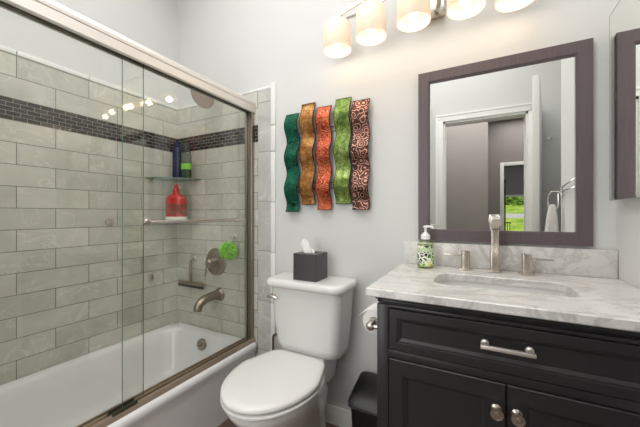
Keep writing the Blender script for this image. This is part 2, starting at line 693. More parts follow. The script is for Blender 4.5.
# jamb lining and casing of the bathroom doorway
bm = B()
box(bm, OX0 - 0.001, OX0 + 0.018, YF - 0.125, YF + 0.003, 0, OZ)
box(bm, OX1 - 0.018, OX1 + 0.001, YF - 0.125, YF + 0.003, 0, OZ)
box(bm, OX0, OX1, YF - 0.125, YF + 0.003, OZ - 0.018, OZ + 0.001)
struct('trim_1', bm, M['white_trim'])
bm = B()
for (a, b, t) in ((0.0, 0.016, 0.022), (0.016, 0.052, 0.014), (0.052, 0.072, 0.019)):
    box(bm, OX0 - b, OX0 - a, YF - 0.001, YF + t, 0, OZ + b, 0.002)
    box(bm, OX0 - b + 0.0, OX1 + b, YF - 0.001, YF + t + 0.0005, OZ + a, OZ + b, 0.002)
box(bm, OX1, OX1 + 0.072, YF - 0.001, YF + 0.018, 0, OZ, 0.002)
struct('trim_2', bm, M['white_trim'])

# open bathroom door, swung against the right wall
dr = thing('door_1', None, None, (0.5, YF + 0.02, 0), kind='structure')
DZ = 2.075
DROT = Matrix.Translation((0.500, YF + 0.03, 0)) @ Matrix.Rotation(math.atan2(0.137, 0.80), 4, 'Z')


def in_door(bm):
    bmesh.ops.transform(bm, matrix=DROT, verts=bm.verts)
    return bm


obj('door_panel', in_door(bx(-0.04, 0, 0.0, 0.775, 0.012, DZ, bev=0.002)), M['door'], dr)
for zz0, zz1 in ((0.22, 0.95), (1.08, 1.92)):
    obj('raised_panel', in_door(bx(-0.046, -0.039, 0.13, 0.645, zz0, zz1, bev=0.0025)), M['door'], dr)
obj('knob', in_door(lathe(B(), [(0.024, 0.0), (0.026, -0.004), (0.010, -0.008), (0.010, -0.018), (0.024, -0.026), (0.026, -0.040), (0.014, -0.048), (0.0, -0.049)], (-0.04, 0.71, 0.95), 'X')), M['nickel'], dr)
for hz in (0.25, 1.0, 1.82):
    obj('hinge', in_door(lathe(B(), [(0.006, 0), (0.006, 0.09)], (-0.02, -0.007, hz), 'Z', 10)), M['nickel'], dr)

# baseboards


def baseboard(name, x0, x1, y0, y1, face):
    bm = B()
    prof = [(0.0, 0.0), (0.014, 0.0), (0.014, 0.060), (0.012, 0.068), (0.009, 0.074), (0.009, 0.084), (0.005, 0.092), (0.0, 0.093)]
    if face == '-y':
        r0 = [Vector((x0, y1 - d, z)) for d, z in prof]
        r1 = [Vector((x1, y1 - d, z)) for d, z in prof]
    elif face == '+y':
        r0 = [Vector((x0, y0 + d, z)) for d, z in prof]
        r1 = [Vector((x1, y0 + d, z)) for d, z in prof]
    else:
        r0 = [Vector((x1 - d, y0, z)) for d, z in prof]
        r1 = [Vector((x1 - d, y1, z)) for d, z in prof]
    rings(bm, [r0, r1])
    struct(name, bm, M['white_trim'])


baseboard('baseboard_back', -1.068, XR, 0, YB, '-y')
baseboard('baseboard_right', 0, XR, 0.622, 0.90, '-x')
baseboard('baseboard_front', -1.20, OX0 - 0.074, YF, 0, '+y')

# frame and pane added around the unseen fill light beside the doorway
fw = thing('fill_light_surround', None, None, (-0.80, YF, 0.5), kind='structure')
bm = B()
for a_, b_, c_, d_ in ((-1.17, -1.11, 0.46, 2.24), (-0.49, -0.43, 0.46, 2.24), (-1.11, -0.49, 0.46, 0.52), (-1.11, -0.49, 2.18, 2.24)):
    box(bm, a_, b_, YF - 0.001, YF + 0.022, c_, d_, 0.003)
obj('window_frame', bm, M['white_trim'], fw)  # trim around the added light, no window behind it
obj('fill_light_pane', bx(-1.11, -0.49, YF + 0.0005, YF + 0.004, 0.52, 2.18), M['fill_panel'], fw)

# hall beyond the doorway and the room beyond it
struct('wall_hall_near', bx(-2.6, 0.117, -3.68, -1.60, 0, CZ), M['hall'])
struct('wall_hall_left', bx(-2.7, -2.6, -1.6, YF - 0.12, 0, CZ), M['hall'])
struct('wall_hall_right', bx(1.5, 1.6, -3.68, YF - 0.12, 0, CZ), M['hall'])
struct('wall_hall_bath_side', bx(XJ + 0.1, 1.5, YF - 0.13, YF - 0.02, 0, CZ), M['hall'])
FX0, FX1, FZ = 0.43, 1.22, 2.02
bm = B()
box(bm, 0.117, FX0, -3.80, -3.68, 0, CZ)
box(bm, FX1, 1.6, -3.80, -3.68, 0, CZ)
box(bm, FX0, FX1, -3.80, -3.68, FZ, CZ)
struct('wall_hall_end', bm, M['hall'])
bm = B()
box(bm, FX0 - 0.065, FX0, -3.82, -3.66, 0, FZ + 0.065, 0.003)
box(bm, FX1, FX1 + 0.065, -3.82, -3.66, 0, FZ + 0.065, 0.003)
box(bm, FX0, FX1, -3.82, -3.66, FZ, FZ + 0.065, 0.003)
struct('trim_3', bm, M['white_trim'])
struct('wall_far_room_left', bx(-0.9, -0.8, -7.2, -3.80, 0, CZ), M['hall'])
struct('wall_far_room_right', bx(2.0, 2.1, -7.2, -3.80, 0, CZ), M['hall'])
# far room wall with a wide window
WX0, WX1, WZ0, WZ1 = 0.30, 1.75, 0.42, 1.66
bm = B()
box(bm, -0.9, WX0, -7.2, -7.05, 0, CZ)
box(bm, WX1, 2.1, -7.2, -7.05, 0, CZ)
box(bm, WX0, WX1, -7.2, -7.05, WZ1, CZ)
box(bm, WX0, WX1, -7.2, -7.05, 0, WZ0)
struct('wall_far_room', bm, M['hall'])
win = thing('window_1', None, None, (WX0, -7.12, WZ0), kind='structure')
bm = B()
box(bm, WX0, WX1, -7.16, -7.06, WZ0, WZ0 + 0.05)
box(bm, WX0, WX1, -7.16, -7.06, WZ1 - 0.05, WZ1)
box(bm, WX0, WX0 + 0.05, -7.16, -7.06, WZ0, WZ1)
box(bm, WX1 - 0.05, WX1, -7.16, -7.06, WZ0, WZ1)
obj('window_frame', bm, M['white_trim'], win)
obj('pane', bx(WX0 + 0.05, WX1 - 0.05, -7.115, -7.110, WZ0 + 0.05, WZ1 - 0.05), M['window_glass'], win)

# outside
bm = B()
prof = [(-7.2, -0.25), (-12.0, -0.25), (-32.0, 2.95), (-32.0, -0.6), (-7.2, -0.6)]
rings(bm, [[Vector((x, y, z)) for y, z in prof] for x in (-12, 20)])
struct('lawn', bm, M['grass'])
bm = B()
prof = [(-18.8, 0.85), (-20.4, 1.106), (-20.4, 1.13), (-18.8, 0.874)]
rings(bm, [[Vector((x, y, z)) for y, z in prof] for x in (-12, 20)])
struct('driveway', bm, M['drive'])
for i, (hx, hy, hw) in enumerate(((-0.5, -26.0, 2.2), (2.6, -25.2, 2.0), (5.6, -26.4, 2.4), (8.8, -25.4, 2.1))):
    gz = -0.25 + (-12.0 - hy) * 0.16
    bm = B()
    for v in ico(bm, (hx, hy, gz + 0.55), 1.0, 4, (hw * 0.6, 0.9, 0.95)):
        v.co += Vector((random.uniform(-1, 1), random.uniform(-1, 1), random.uniform(-1, 1))) * 0.09
    obj('hedge_shrub', bm, M['hedge'], None, loc=(hx, hy, gz), cat='shrub', smooth=False,
        label='green shrub on the lawn slope beyond the far window seen in the mirror', group='shrubs beyond the far window')


def patio_chair(x, y):
    t = thing('patio_chair', 'dark metal patio chair on the lawn outside the far window seen in mirror', 'chair', (x, y, -0.25))
    z0 = -0.25
    obj('seat', bx(x - 0.25, x + 0.25, y - 0.25, y + 0.25, z0 + 0.50, z0 + 0.53, bev=0.01), M['patio_black'], t)
    bm = B()
    for k in range(7):
        box(bm, x - 0.24 + k * 0.075, x - 0.22 + k * 0.075, y - 0.27, y - 0.25, z0 + 0.53, z0 + 1.05)
    box(bm, x - 0.26, x + 0.26, y - 0.275, y - 0.245, z0 + 1.05, z0 + 1.09, 0.008)
    obj('backrest', bm, M['patio_black'], t)
    for sx in (-1, 1):
        for sy in (-1, 1):
            obj('leg', tube(B(), [(x + sx * 0.22, y + sy * 0.22, z0 + 0.5), (x + sx * 0.26, y + sy * 0.26, z0)], 0.015, 8), M['patio_black'], t)


patio_chair(0.72, -8.6)

# far room: slender black floor lamp
t = thing('floor_lamp', 'slender black floor lamp in the far room seen through the mirrored doorways', 'lamp', (0.53, -4.9, 0))
obj('base', lathe(B(), [(0.13, 0), (0.13, 0.015), (0.02, 0.03), (0.0, 0.031)], (0.53, -4.9, 0)), M['patio_black'], t)
obj('pole', lathe(B(), [(0.014, 0.03), (0.014, 1.86)], (0.53, -4.9, 0), 'Z', 12), M['patio_black'], t)
obj('lamp_head', lathe(B(), [(0.022, 1.80), (0.026, 1.86), (0.015, 1.89), (0, 1.895)], (0.53, -4.9, 0), 'Z', 16), M['patio_black'], t)

# panel added around the unseen fill light on the bathroom ceiling
bm = B()
box(bm, -1.66, 0.42, -0.26, 1.16, CZ - 0.02, CZ + 0.001, 0.006)
obj('ceiling_fill_panel', bm, M['fill_panel'], None, loc=(-0.75, 0.45, CZ), label='white panel around the added fill light on the unseen bathroom ceiling', cat='ceiling light')

# ------------------------------------------------------------------ bathtub
TX0, TX1, TY0, TY1, TZ = XL + 0.002, -1.198, YA + 0.002, YB - TF - 0.002, 0.338
bt = thing('bathtub', 'white alcove bathtub with rounded rim behind the sliding glass doors', 'bathtub', (-1.58, 0.70, 0))
bm = B()
n = 8


def R(x0, x1, y0, y1, r, z):
    return at_z(rrect(x0, x1, y0, y1, r, n), z)


rs = [R(TX0 + .01, TX1 - 0.022, TY0 + .005, TY1 - .003, 0.012, 0.0),
      R(TX0 + .005, TX1 - 0.018, TY0 + .005, TY1 - .003, 0.012, 0.24),
      R(TX0 + .002, TX1 - 0.010, TY0 + .002, TY1 - .001, 0.016, 0.285),
      R(TX0, TX1 - 0.001, TY0, TY1, 0.022, 0.305),
      R(TX0, TX1, TY0, TY1, 0.024, 0.320),
      R(TX0 + .002, TX1 - 0.004, TY0 + .002, TY1 - 0.002, 0.024, 0.332),
      R(TX0 + .006, TX1 - 0.014, TY0 + .006, TY1 - 0.006, 0.024, TZ),
      R(TX0 + 0.042, TX1 - 0.100, TY0 + 0.07, TY1 - 0.055, 0.12, TZ),
      R(TX0 + 0.050, TX1 - 0.108, TY0 + 0.08, TY1 - 0.063, 0.13, TZ - 0.006),
      R(TX0 + 0.058, TX1 - 0.114, TY0 + 0.09, TY1 - 0.070, 0.13, TZ - 0.022),
      R(TX0 + 0.085, TX1 - 0.128, TY0 + 0.17, TY1 - 0.090, 0.13, 0.20),
      R(TX0 + 0.110, TX1 - 0.145, TY0 + 0.25, TY1 - 0.110, 0.13, 0.10),
      R(TX0 + 0.145, TX1 - 0.175, TY0 + 0.31, TY1 - 0.145, 0.12, 0.060),
      R(TX0 + 0.20, TX1 - 0.22, TY0 + 0.37, TY1 - 0.20, 0.09, 0.050)]
rings(bm, rs)
obj('basin', bm, M['tub'], bt, angle=50)
OVY = TY1 - 0.082
ov = obj('overflow_plate', lathe_dir(B(), [(0.037, -0.004), (0.037, 0.006), (0.034, 0.011), (0.012, 0.013), (0.0, 0.013)], (-1.60, OVY, 0.272), (0, -1, 0.10)), M['dark_nickel'], bt)
obj('lever', tube(B(), [(-1.60, OVY - 0.012, 0.272), (-1.60, OVY - 0.024, 0.272), (-1.60, OVY - 0.027, 0.285)], 0.005, 8), M['dark_nickel'], ov)
obj('drain', lathe(B(), [(0.035, 0), (0.035, 0.004), (0.028, 0.006), (0, 0.006)], (-1.60, 1.17, 0.049)), M['dark_nickel'], bt)

# ------------------------------------------------------------------ sliding shower doors
HX0, HX1 = -1.286, -1.218
sd = thing('shower_enclosure', 'brushed nickel header, jamb and sill track framing the sliding shower doors', 'shower frame', (-1.26, 0.70, TZ))
bm = B()
# header: rounded outer shell, hollow underneath
y0, y1 = YA + 0.003, YB - TF - 0.003
prof = [(HX0, 1.758), (HX0, 1.822), (HX0 + 0.012, 1.832), (HX1 - 0.03, 1.833), (HX1 - 0.010, 1.826), (HX1, 1.808), (HX1 - 0.001, 1.797), (HX1 - 0.004, 1.794), (HX1 - 0.001, 1.791), (HX1 - 0.002, 1.757), (HX1 - 0.006, 1.751), (HX1 - 0.013, 1.751), (HX1 - 0.013, 1.795), (HX0 + 0.01, 1.795), (HX0 + 0.01, 1.758)]
rings(bm, [[Vector((x, y0, z)) for x, z in prof], [Vector((x, y1, z)) for x, z in prof]])
obj('header_rail', bm, M['pale_nickel'], sd, angle=25)
obj('header_channel', bx(HX0 + 0.010, HX1 - 0.014, y0 + 0.002, y1 - 0.002, 1.768, 1.7945), M['seal'], sd)
bm = B()
box(bm, HX0 + 0.006, HX0 + 0.024, y1 - 0.032, y1, TZ + 0.001, 1.757, 0.003)
box(bm, HX0 + 0.026, HX1 - 0.012, y1 - 0.024, y1, TZ + 0.001, 1.757, 0.003)
obj('wall_jamb', bm, M['dark_nickel'], sd)
obj('wall_jamb', bx(HX0 + 0.006, HX1 - 0.012, y0, y0 + 0.03, TZ + 0.001, 1.757, bev=0.003), M['dark_nickel'], sd)
bm = B()
prof = [(-1.290, 0.0005), (-1.290, 0.016), (-1.287, 0.021), (-1.280, 0.021), (-1.278, 0.012), (-1.262, 0.012), (-1.260, 0.022), (-1.254, 0.022), (-1.252, 0.012), (-1.237, 0.012), (-1.235, 0.024), (-1.228, 0.024), (-1.224, 0.017), (-1.220, 0.0005)]
rings(bm, [[Vector((x, y0, TZ + z)) for x, z in prof], [Vector((x, y1, TZ + z)) for x, z in prof]])
obj('sill_track', bm, M['track'], sd, angle=25)
bm = B()
box(bm, -1.262, -1.226, 0.630, 0.735, TZ + 0.016, TZ + 0.022, 0.002)
box(bm, -1.230, -1.224, 0.635, 0.730, TZ + 0.018, TZ + 0.033, 0.001)
box(bm, -1.258, -1.252, 0.635, 0.730, TZ + 0.018, TZ + 0.033, 0.001)
obj('door_guide', bm, M['seal'], sd)


def glass_door(name, x0, x1, ya, yb, label, knob):
    t = thing(name, label, 'shower door', ((x0 + x1) / 2, (ya + yb) / 2, TZ + 0.03))
    bm = box(B(), x0, x1, ya, yb, TZ + 0.014, 1.79)
    bm.faces.ensure_lookup_table()
    bmesh.ops.recalc_face_normals(bm, faces=bm.faces)
    for f in bm.faces:
        f.material_index = 0 if abs(f.normal.x) > 0.9 else 1
    obj('glass_pane', bm, [M['door_glass'], M['glass_edge']], t, smooth=False)
    return t


gd = glass_door('sliding_glass_door', -1.247, -1.240, 0.680, 1.425, 'clear far sliding glass door carrying the towel bar, next to the toilet', False)
bm = B()
yA, yB, zb = 0.775, 1.305, 1.094
tube(bm, [(-1.190, yA - 0.02, zb), (-1.190, yB + 0.02, zb)], 0.0085, 14)
tb = obj('towel_bar', bm, M['nickel'], gd)
for yy in (yA, yB):
    obj('mount', lathe(B(), [(0.014, -1.2398), (0.014, -1.234), (0.008, -1.230), (0.008, -1.190)], (0, yy, zb), 'X', 16), M['nickel'], tb)
gn = glass_door('sliding_glass_door', -1.276, -1.269, YA + 0.02, 0.782, 'clear near sliding glass door with a small round knob, at the left edge', True)
obj('knob', lathe(B(), [(0.010, -1.2688), (0.010, -1.258), (0.016, -1.254), (0.016, -1.249), (0.012, -1.2485)], (0, 0.640, 1.097), 'X', 18), M['nickel'], gn)

# ------------------------------------------------------------------ tub fittings on the end wall
YW = YB - TF - 0.0005
vx, vz = -1.558, 0.806
t = thing('shower_valve', 'round brushed nickel shower valve plate with lever on the tiled end wall', 'shower valve', (vx, YW, vz))
obj('escutcheon', lathe_dir(B(), [(0.092, 0), (0.092, 0.004), (0.086, 0.009), (0.04, 0.013), (0.0, 0.014)], (vx, YW, vz), (0, -1, 0), 40), M['dark_nickel'], t)
obj('valve_body', lathe_dir(B(), [(0.034, 0.012), (0.033, 0.03), (0.028, 0.045), (0.028, 0.07), (0.020, 0.078), (0, 0.079)], (vx, YW, vz), (0, -1, 0)), M['dark_nickel'], t)
obj('lever', tube(B(), [(vx, YW - 0.065, vz), (vx - 0.01, YW - 0.075, vz - 0.03), (vx - 0.012, YW - 0.085, vz - 0.085)], [0.010, 0.007, 0.006], 12, True), M['dark_nickel'], t)

sx, sz = -1.527, 0.590
t = thing('tub_spout', 'curved brushed nickel tub spout below the shower valve', 'tub spout', (sx, YW, sz))
obj('flange', lathe_dir(B(), [(0.043, 0), (0.042, 0.008), (0.032, 0.018)], (sx, YW, sz), (0, -1, 0)), M['dark_nickel'], t)
obj('spout_tube', tube(B(), [(sx, YW - 0.012, sz), (sx, YW - 0.07, sz + 0.003), (sx, YW - 0.13, sz - 0.006), (sx, YW - 0.17, sz - 0.03), (sx, YW - 0.178, sz - 0.062)], [0.031, 0.029, 0.028, 0.026, 0.025], 20, True), M['dark_nickel'], t)

hx, hz = -1.545, 1.945
t = thing('wall_shower', 'round brushed nickel shower head on an arm near the top rail', 'shower head', (hx, YB, hz))
obj('shower_arm', tube(B(), [(hx, YB, hz), (hx, YB - 0.04, hz), (hx, YB - 0.075, hz - 0.008), (hx, YB - 0.10, hz - 0.03)], 0.010, 12, True), M['nickel'], t)
obj('flange', lathe_dir(B(), [(0.024, 0), (0.022, 0.008), (0.012, 0.012)], (hx, YB, hz), (0, -1, 0)), M['nickel'], t)
HD = (0.05, -0.80, -0.60)
obj('head', lathe_dir(B(), [(0.014, -0.015), (0.018, 0.0), (0.035, 0.018), (0.078, 0.036), (0.083, 0.044), (0.081, 0.052)], (hx, YB - 0.10, hz - 0.04), HD, 40), M['nickel'], t)
obj('nozzle_face', lathe_dir(B(), [(0.077, 0.0515), (0.076, 0.055), (0.0, 0.056)], (hx, YB - 0.10, hz - 0.04), HD, 40), Mat('tan_grey_nozzle_face', '#b5a597', 0.4).m, t)

# corner shelves


def corner_shelf(z, r, label):
    t = thing('corner_shelf', label, 'shelf', (XL + 0.1, YW - 0.1, z))
    cx, cy = XL + 0.0025, YW - 0.002
    pts = [(cx, cy)] + [(cx + r * math.cos(a), cy - r * math.sin(a)) for a in [k * PI / 2 / 16 for k in range(17)]]
    bm = B()
    rings(bm, [at_z(pts, z - 0.004), at_z(pts, z + 0.004)])
    bmesh.ops.recalc_face_normals(bm, faces=bm.faces)
    for f in bm.faces:
        f.material_index = 0 if abs(f.normal.z) > 0.9 else 1
    obj('glass_plate', bm, [M['shelf_glass'], M['glass_edge']], t, angle=60)
    obj('clip', bx(cx, cx + 0.012, cy - r + 0.03, cy - r + 0.055, z - 0.012, z + 0.010, bev=0.002), M['nickel'], t)
    obj('clip', bx(cx + r - 0.055, cx + r - 0.03, cy - 0.012, cy, z - 0.012, z + 0.010, bev=0.002), M['nickel'], t)


corner_shelf(1.366, 0.245, 'green-edged glass corner shelf carrying the blue and clear bottles')
corner_shelf(1.078, 0.235, 'lower glass corner shelf carrying the red bottle')

# bottles
rx, ry, rz = -1.818, 1.345, 1.0825
t = thing('shower_gel_bottle', 'large translucent red bottle with dark label on the lower corner shelf', 'bottle', (rx, ry, rz))
bm = B()
sh = [(0.062, 0.0), (0.066, 0.004), (0.067, 0.02), (0.067, 0.140), (0.065, 0.152), (0.056, 0.164), (0.036, 0.174), (0.022, 0.184), (0.019, 0.200)]
ang = math.radians(28)
ca, sa = math.cos(ang), math.sin(ang)


def oval(cx, cy, a, b, z, n=36, p=2.0, rot=(ca, sa)):
    out = []
    for k in range(n):
        th = 2 * PI * k / n
        x = a * math.copysign(abs(math.cos(th)) ** (2 / p), math.cos(th))
        y = b * math.copysign(abs(math.sin(th)) ** (2 / p), math.sin(th))
        out.append(Vector((cx + x * rot[0] - y * rot[1], cy + x * rot[1] + y * rot[0], z)))
    return out


def blend(w):
    return 0.62 if w > 0.03 else 1.0


rings(bm, [oval(rx, ry, w, w * blend(w), rz + h, p=2.5) for w, h in sh])
obj('body', bm, M['red_bottle'], t, angle=50)
bm = B()
rings(bm, [oval(rx, ry, 0.0675, 0.0675 * 0.625, rz + h, p=2.5) for h in (0.038, 0.112)], cap0=False, cap1=False)
obj('label', bm, M['berry'], t, label='dark label with green and red berries')
bm = B()
rings(bm, [oval(rx, ry, 0.0680, 0.0680 * 0.63, rz + h, p=2.5) for h in (0.006, 0.026)], cap0=False, cap1=False)
obj('lower_label', bm, M['white_liquid'], t, label='white strip along the bottom')
obj('cap', lathe(B(), [(0.021, 0.194), (0.021, 0.212), (0.013, 0.222), (0.012, 0.240), (0.008, 0.246), (0, 0.247)], (rx, ry, rz), 'Z', 20), M['red_bottle'], t)

rx, ry, rz = -1.838, 1.365, 1.3705
t = thing('shampoo_bottle', 'tall slim navy blue bottle on the upper corner shelf', 'bottle', (rx, ry, rz))
obj('body', rings(B(), [oval(rx, ry, w, w * 0.75, rz + h, p=2.6) for w, h in ((0.026, 0.0), (0.029, 0.005), (0.029, 0.20), (0.025, 0.212), (0.014, 0.218))]), M['blue_bottle'], t, angle=50)
obj('cap', lathe(B(), [(0.016, 0.216), (0.016, 0.250), (0.012, 0.255), (0, 0.256)], (rx, ry, rz), 'Z', 18), M['blue_bottle'], t)
rx, ry, rz = -1.758, 1.378, 1.3705
t = thing('body_wash_bottle', 'clear bottle with lime green label beside the blue one', 'bottle', (rx, ry, rz))
obj('body', rings(B(), [oval(rx, ry, w, w * 0.66, rz + h, p=2.6) for w, h in ((0.030, 0.0), (0.033, 0.005), (0.033, 0.15), (0.027, 0.18), (0.016, 0.19))]), M['clear_bottle'], t, angle=50)
obj('contents', rings(B(), [oval(rx, ry, w, w * 0.64, rz + h, p=2.6) for w, h in ((0.028, 0.003), (0.031, 0.008), (0.031, 0.06))]), Mat('dark_green_gel', '#3f5a4a', 0.2).m, t, angle=50)
obj('cap', lathe(B(), [(0.018, 0.188), (0.018, 0.225), (0.014, 0.230), (0, 0.231)], (rx, ry, rz), 'Z', 18), M['dark_cap'], t)
obj('label', rings(B(), [oval(rx, ry, 0.034, 0.0232, rz + h, p=2.6) for h in (0.058, 0.098)], cap0=False, cap1=False), M['lime_label'], t, label='lime green label')


def suction_hook(loc, d, label):
    t = thing('suction_hook', label, 'hook', loc)
    L = Vector(loc)
    D = Vector(d)
    sd_ = Vector((0, 0, 1))
    obj('plate', lathe_dir(B(), [(0.018, 0), (0.018, 0.003), (0.012, 0.007), (0, 0.008)], loc, d, 20), M['pale_nickel'], t)
    obj('hook', tube(B(), [L + D * 0.006, L + D * 0.02 - sd_ * 0.012, L + D * 0.03 - sd_ * 0.02, L + D * 0.038 - sd_ * 0.008], 0.003, 8, True), M['nickel'], t)


suction_hook((-1.393, YW, 0.985), (0, -1, 0), 'small metal hook holding the lime green pouf')
suction_hook((-1.772, YW, 0.815), (0, -1, 0), 'small metal hook holding the squeegee on the end wall')
t = thing('wall_bracket', 'small square metal bracket alone on the left tiled wall', 'bracket', (XL, 1.249, 0.705))
obj('plate', bx(XL + 0.0005, XL + 0.006, 1.228, 1.270, 0.683, 0.727, bev=0.003), M['pale_nickel'], t)
obj('peg', bx(XL + 0.006, XL + 0.026, 1.243, 1.255, 0.690, 0.718, bev=0.003), M['nickel'], t)

# squeegee
qx = -1.772
t = thing('squeegee', 'metal shower squeegee hanging on the tiled end wall left of the spout', 'squeegee', (qx, YW - 0.03, 0.64))
obj('handle', tube(B(), [(qx, YW - 0.032, 0.80), (qx, YW - 0.036, 0.72), (qx, YW - 0.032, 0.655)], [0.007, 0.011, 0.008], 12, True), M['dark_nickel'], t)
obj('bar', bx(qx - 0.125, qx + 0.125, YW - 0.040, YW - 0.022, 0.632, 0.656, bev=0.004), M['dark_nickel'], t)
obj('blade', bx(qx - 0.128, qx + 0.128, YW - 0.034, YW - 0.030, 0.614, 0.634), M['rubber'], t)

# mesh pouf
px, py, pz = -1.385, YW - 0.062, 0.895
t = thing('mesh_pouf', 'lime green mesh bath pouf hanging on the end wall', 'bath pouf', (px, py, pz))
bm = B()
for k in range(46):
    d = Vector((random.gauss(0, 1), random.gauss(0, 1), random.gauss(0, 1))).normalized()
    c = Vector((px, py, pz)) + d * 0.030
    q = d.to_track_quat('Z', 'Y')
    ph = random.uniform(0, 6)
    nn = 18
    inner, outer = [], []
    for i in range(nn):
        a = 2 * PI * i / nn
        ri, ro = 0.006, 0.024 + 0.004 * math.sin(3 * a + ph)
        inner.append(c + q @ Vector((ri * math.cos(a), ri * math.sin(a), 0.0)))
        outer.append(c + q @ Vector((ro * math.cos(a), ro * math.sin(a), 0.016 + 0.008 * math.sin(5 * a + ph))))
    thin = [p + q @ Vector((0, 0, 0.0015)) for p in outer]
    inn2 = [p + q @ Vector((0, 0, 0.0015)) for p in inner]
    rings(bm, [inner, outer, thin, inn2], loop=True)
obj('mesh_ball', bm, M['lime'], t)
obj('cord', tube(B(), [(px, py, pz + 0.03), (px - 0.012, py + 0.02, pz + 0.065), (px - 0.008, YW - 0.028, 0.972), (px + 0.006, py + 0.02, pz + 0.062), (px + 0.002, py, pz + 0.03)], 0.0015, 6, True), M['white_plastic'], t)

# ------------------------------------------------------------------ toilet
CX = -0.772
t = thing('toilet', 'white two-piece toilet with closed lid between tub and vanity', 'toilet', (CX, 1.10, 0))


def egg(cx, yf, yb, w, z, n=56, back=3.2, yc=None, taper=0.17):
    """elongated seat outline: front half elliptical, back squared"""
    yc = yc if yc is not None else yf + (yb - yf) * 0.59
    out = []
    for k in range(n):
        a = 2 * PI * k / n
        c, s = math.cos(a), math.sin(a)
        if s >= 0:   # back
            x = w / 2 * math.copysign(abs(c) ** (2 / back), c)
            y = yc + (yb - yc) * abs(s) ** (2 / back)
        else:
            x = w / 2 * math.copysign(abs(c) ** (2 / 2.02), c)
            y = yc - (yc - yf) * abs(s) ** (2 / 2.02)
        # taper toward the hinge
        if y > yc:
            x *= 1 - taper * ((y - yc) / (yb - yc))
        out.append(Vector((cx + x, y, z)))
    return out


bm = B()
rings(bm, [egg(CX, 1.00, 1.40, 0.235, 0.0, back=4),
           egg(CX, 0.995, 1.40, 0.240, 0.02, back=4),
           egg(CX, 1.01, 1.395, 0.220, 0.07, back=4),
           egg(CX, 0.99, 1.39, 0.230, 0.16, back=3.6),
           egg(CX, 0.92, 1.38, 0.300, 0.25),
           egg(CX, 0.855, 1.34, 0.352, 0.315),
           egg(CX, 0.825, 1.30, 0.374, 0.355),
           egg(CX, 0.815, 1.285, 0.382, 0.376),
           egg(CX, 0.818, 1.28, 0.378, 0.388),
           egg(CX, 0.84, 1.26, 0.350, 0.391)])
obj('bowl', bm, M['porcelain'], t, angle=60)
bm = B()
rings(bm, [R(CX - 0.12, CX + 0.12, 1.22, 1.42, 0.03, 0.30), R(CX - 0.13, CX + 0.13, 1.22, 1.43, 0.03, 0.38), R(CX - 0.12, CX + 0.12, 1.225, 1.43, 0.03, 0.43)])
obj('tank_shelf', bm, M['porcelain'], t, angle=60)
def eL(a, b, w, z):
    return egg(CX, a, b, w, z, back=7.0, taper=0.27)


bm = B()
rings(bm, [eL(0.830, 1.230, 0.350, 0.3975), eL(0.808, 1.243, 0.386, 0.3985), eL(0.800, 1.247, 0.398, 0.402), eL(0.800, 1.247, 0.398, 0.408), eL(0.806, 1.243, 0.388, 0.412), eL(0.835, 1.220, 0.34, 0.4125)])
obj('seat', bm, M['seat_plastic'], t, angle=50)
bm = B()
rings(bm, [eL(0.835, 1.235, 0.350, 0.4185), eL(0.810, 1.254, 0.386, 0.4190), eL(0.799, 1.260, 0.398, 0.424), eL(0.799, 1.260, 0.398, 0.434), eL(0.806, 1.254, 0.386, 0.4405), eL(0.83, 1.235, 0.34, 0.4435), eL(0.93, 1.12, 0.18, 0.4455), eL(1.00, 1.05, 0.04, 0.446)])
obj('lid', bm, M['seat_plastic'], t, angle=50)
for s in (-1, 1):
    obj('hinge', bx(CX + s * 0.075 - 0.022, CX + s * 0.075 + 0.022, 1.225, 1.262, 0.394, 0.4163, bev=0.004), M['seat_plastic'], t)
TCX = -0.757
bm = B()
rings(bm, [R(TCX - 0.150, TCX + 0.150, 1.285, 1.43, 0.05, 0.425),
           R(TCX - 0.175, TCX + 0.175, 1.270, 1.437, 0.05, 0.437),
           R(TCX - 0.181, TCX + 0.181, 1.262, 1.440, 0.05, 0.47),
           R(TCX - 0.193, TCX + 0.193, 1.250, 1.445, 0.05, 0.60),
           R(TCX - 0.203, TCX + 0.203, 1.238, 1.450, 0.05, 0.755)])
obj('tank', bm, M['porcelain'], t, angle=60)
bm = B()
rings(bm, [R(TCX - 0.205, TCX + 0.205, 1.234, 1.452, 0.045, 0.7555),
           R(TCX - 0.218, TCX + 0.218, 1.215, 1.455, 0.055, 0.764),
           R(TCX - 0.221, TCX + 0.221, 1.212, 1.456, 0.058, 0.775),
           R(TCX - 0.219, TCX + 0.219, 1.214, 1.455, 0.056, 0.790),
           R(TCX - 0.211, TCX + 0.211, 1.222, 1.450, 0.05, 0.7965),
           R(TCX - 0.20, TCX + 0.20, 1.245, 1.43, 0.04, 0.7985)])
obj('tank_lid', bm, M['porcelain'], t, angle=60)
fl = obj('flush_lever', lathe_dir(B(), [(0.014, 0), (0.014, 0.006), (0.009, 0.010), (0.009, 0.020)], (TCX - 0.168, 1.243, 0.712), (0, -1, 0), 16), M['nickel'], t)
obj('handle', tube(B(), [(TCX - 0.182, 1.218, 0.714), (TCX - 0.155, 1.216, 0.713), (TCX - 0.132, 1.220, 0.706)], [0.010, 0.009, 0.009], 12, True), M['nickel'], fl)
obj('bolt_cap', lathe(B(), [(0.014, 0), (0.013, 0.012), (0.006, 0.018), (0, 0.019)], (CX + 0.112, 1.20, 0.005), 'Z', 16), M['porcelain'], t)
obj('supply_hose', tube(B(), [(-1.045, YB - 0.06, 0.19), (-1.045, YB - 0.06, 0.30), (-1.045, YB - 0.065, 0.40), (-1.03, YB - 0.07, 0.435), (-0.97, YB - 0.09, 0.45), (-0.915, YB - 0.10, 0.455)], 0.0075, 8, True), M['dark_nickel'], t)
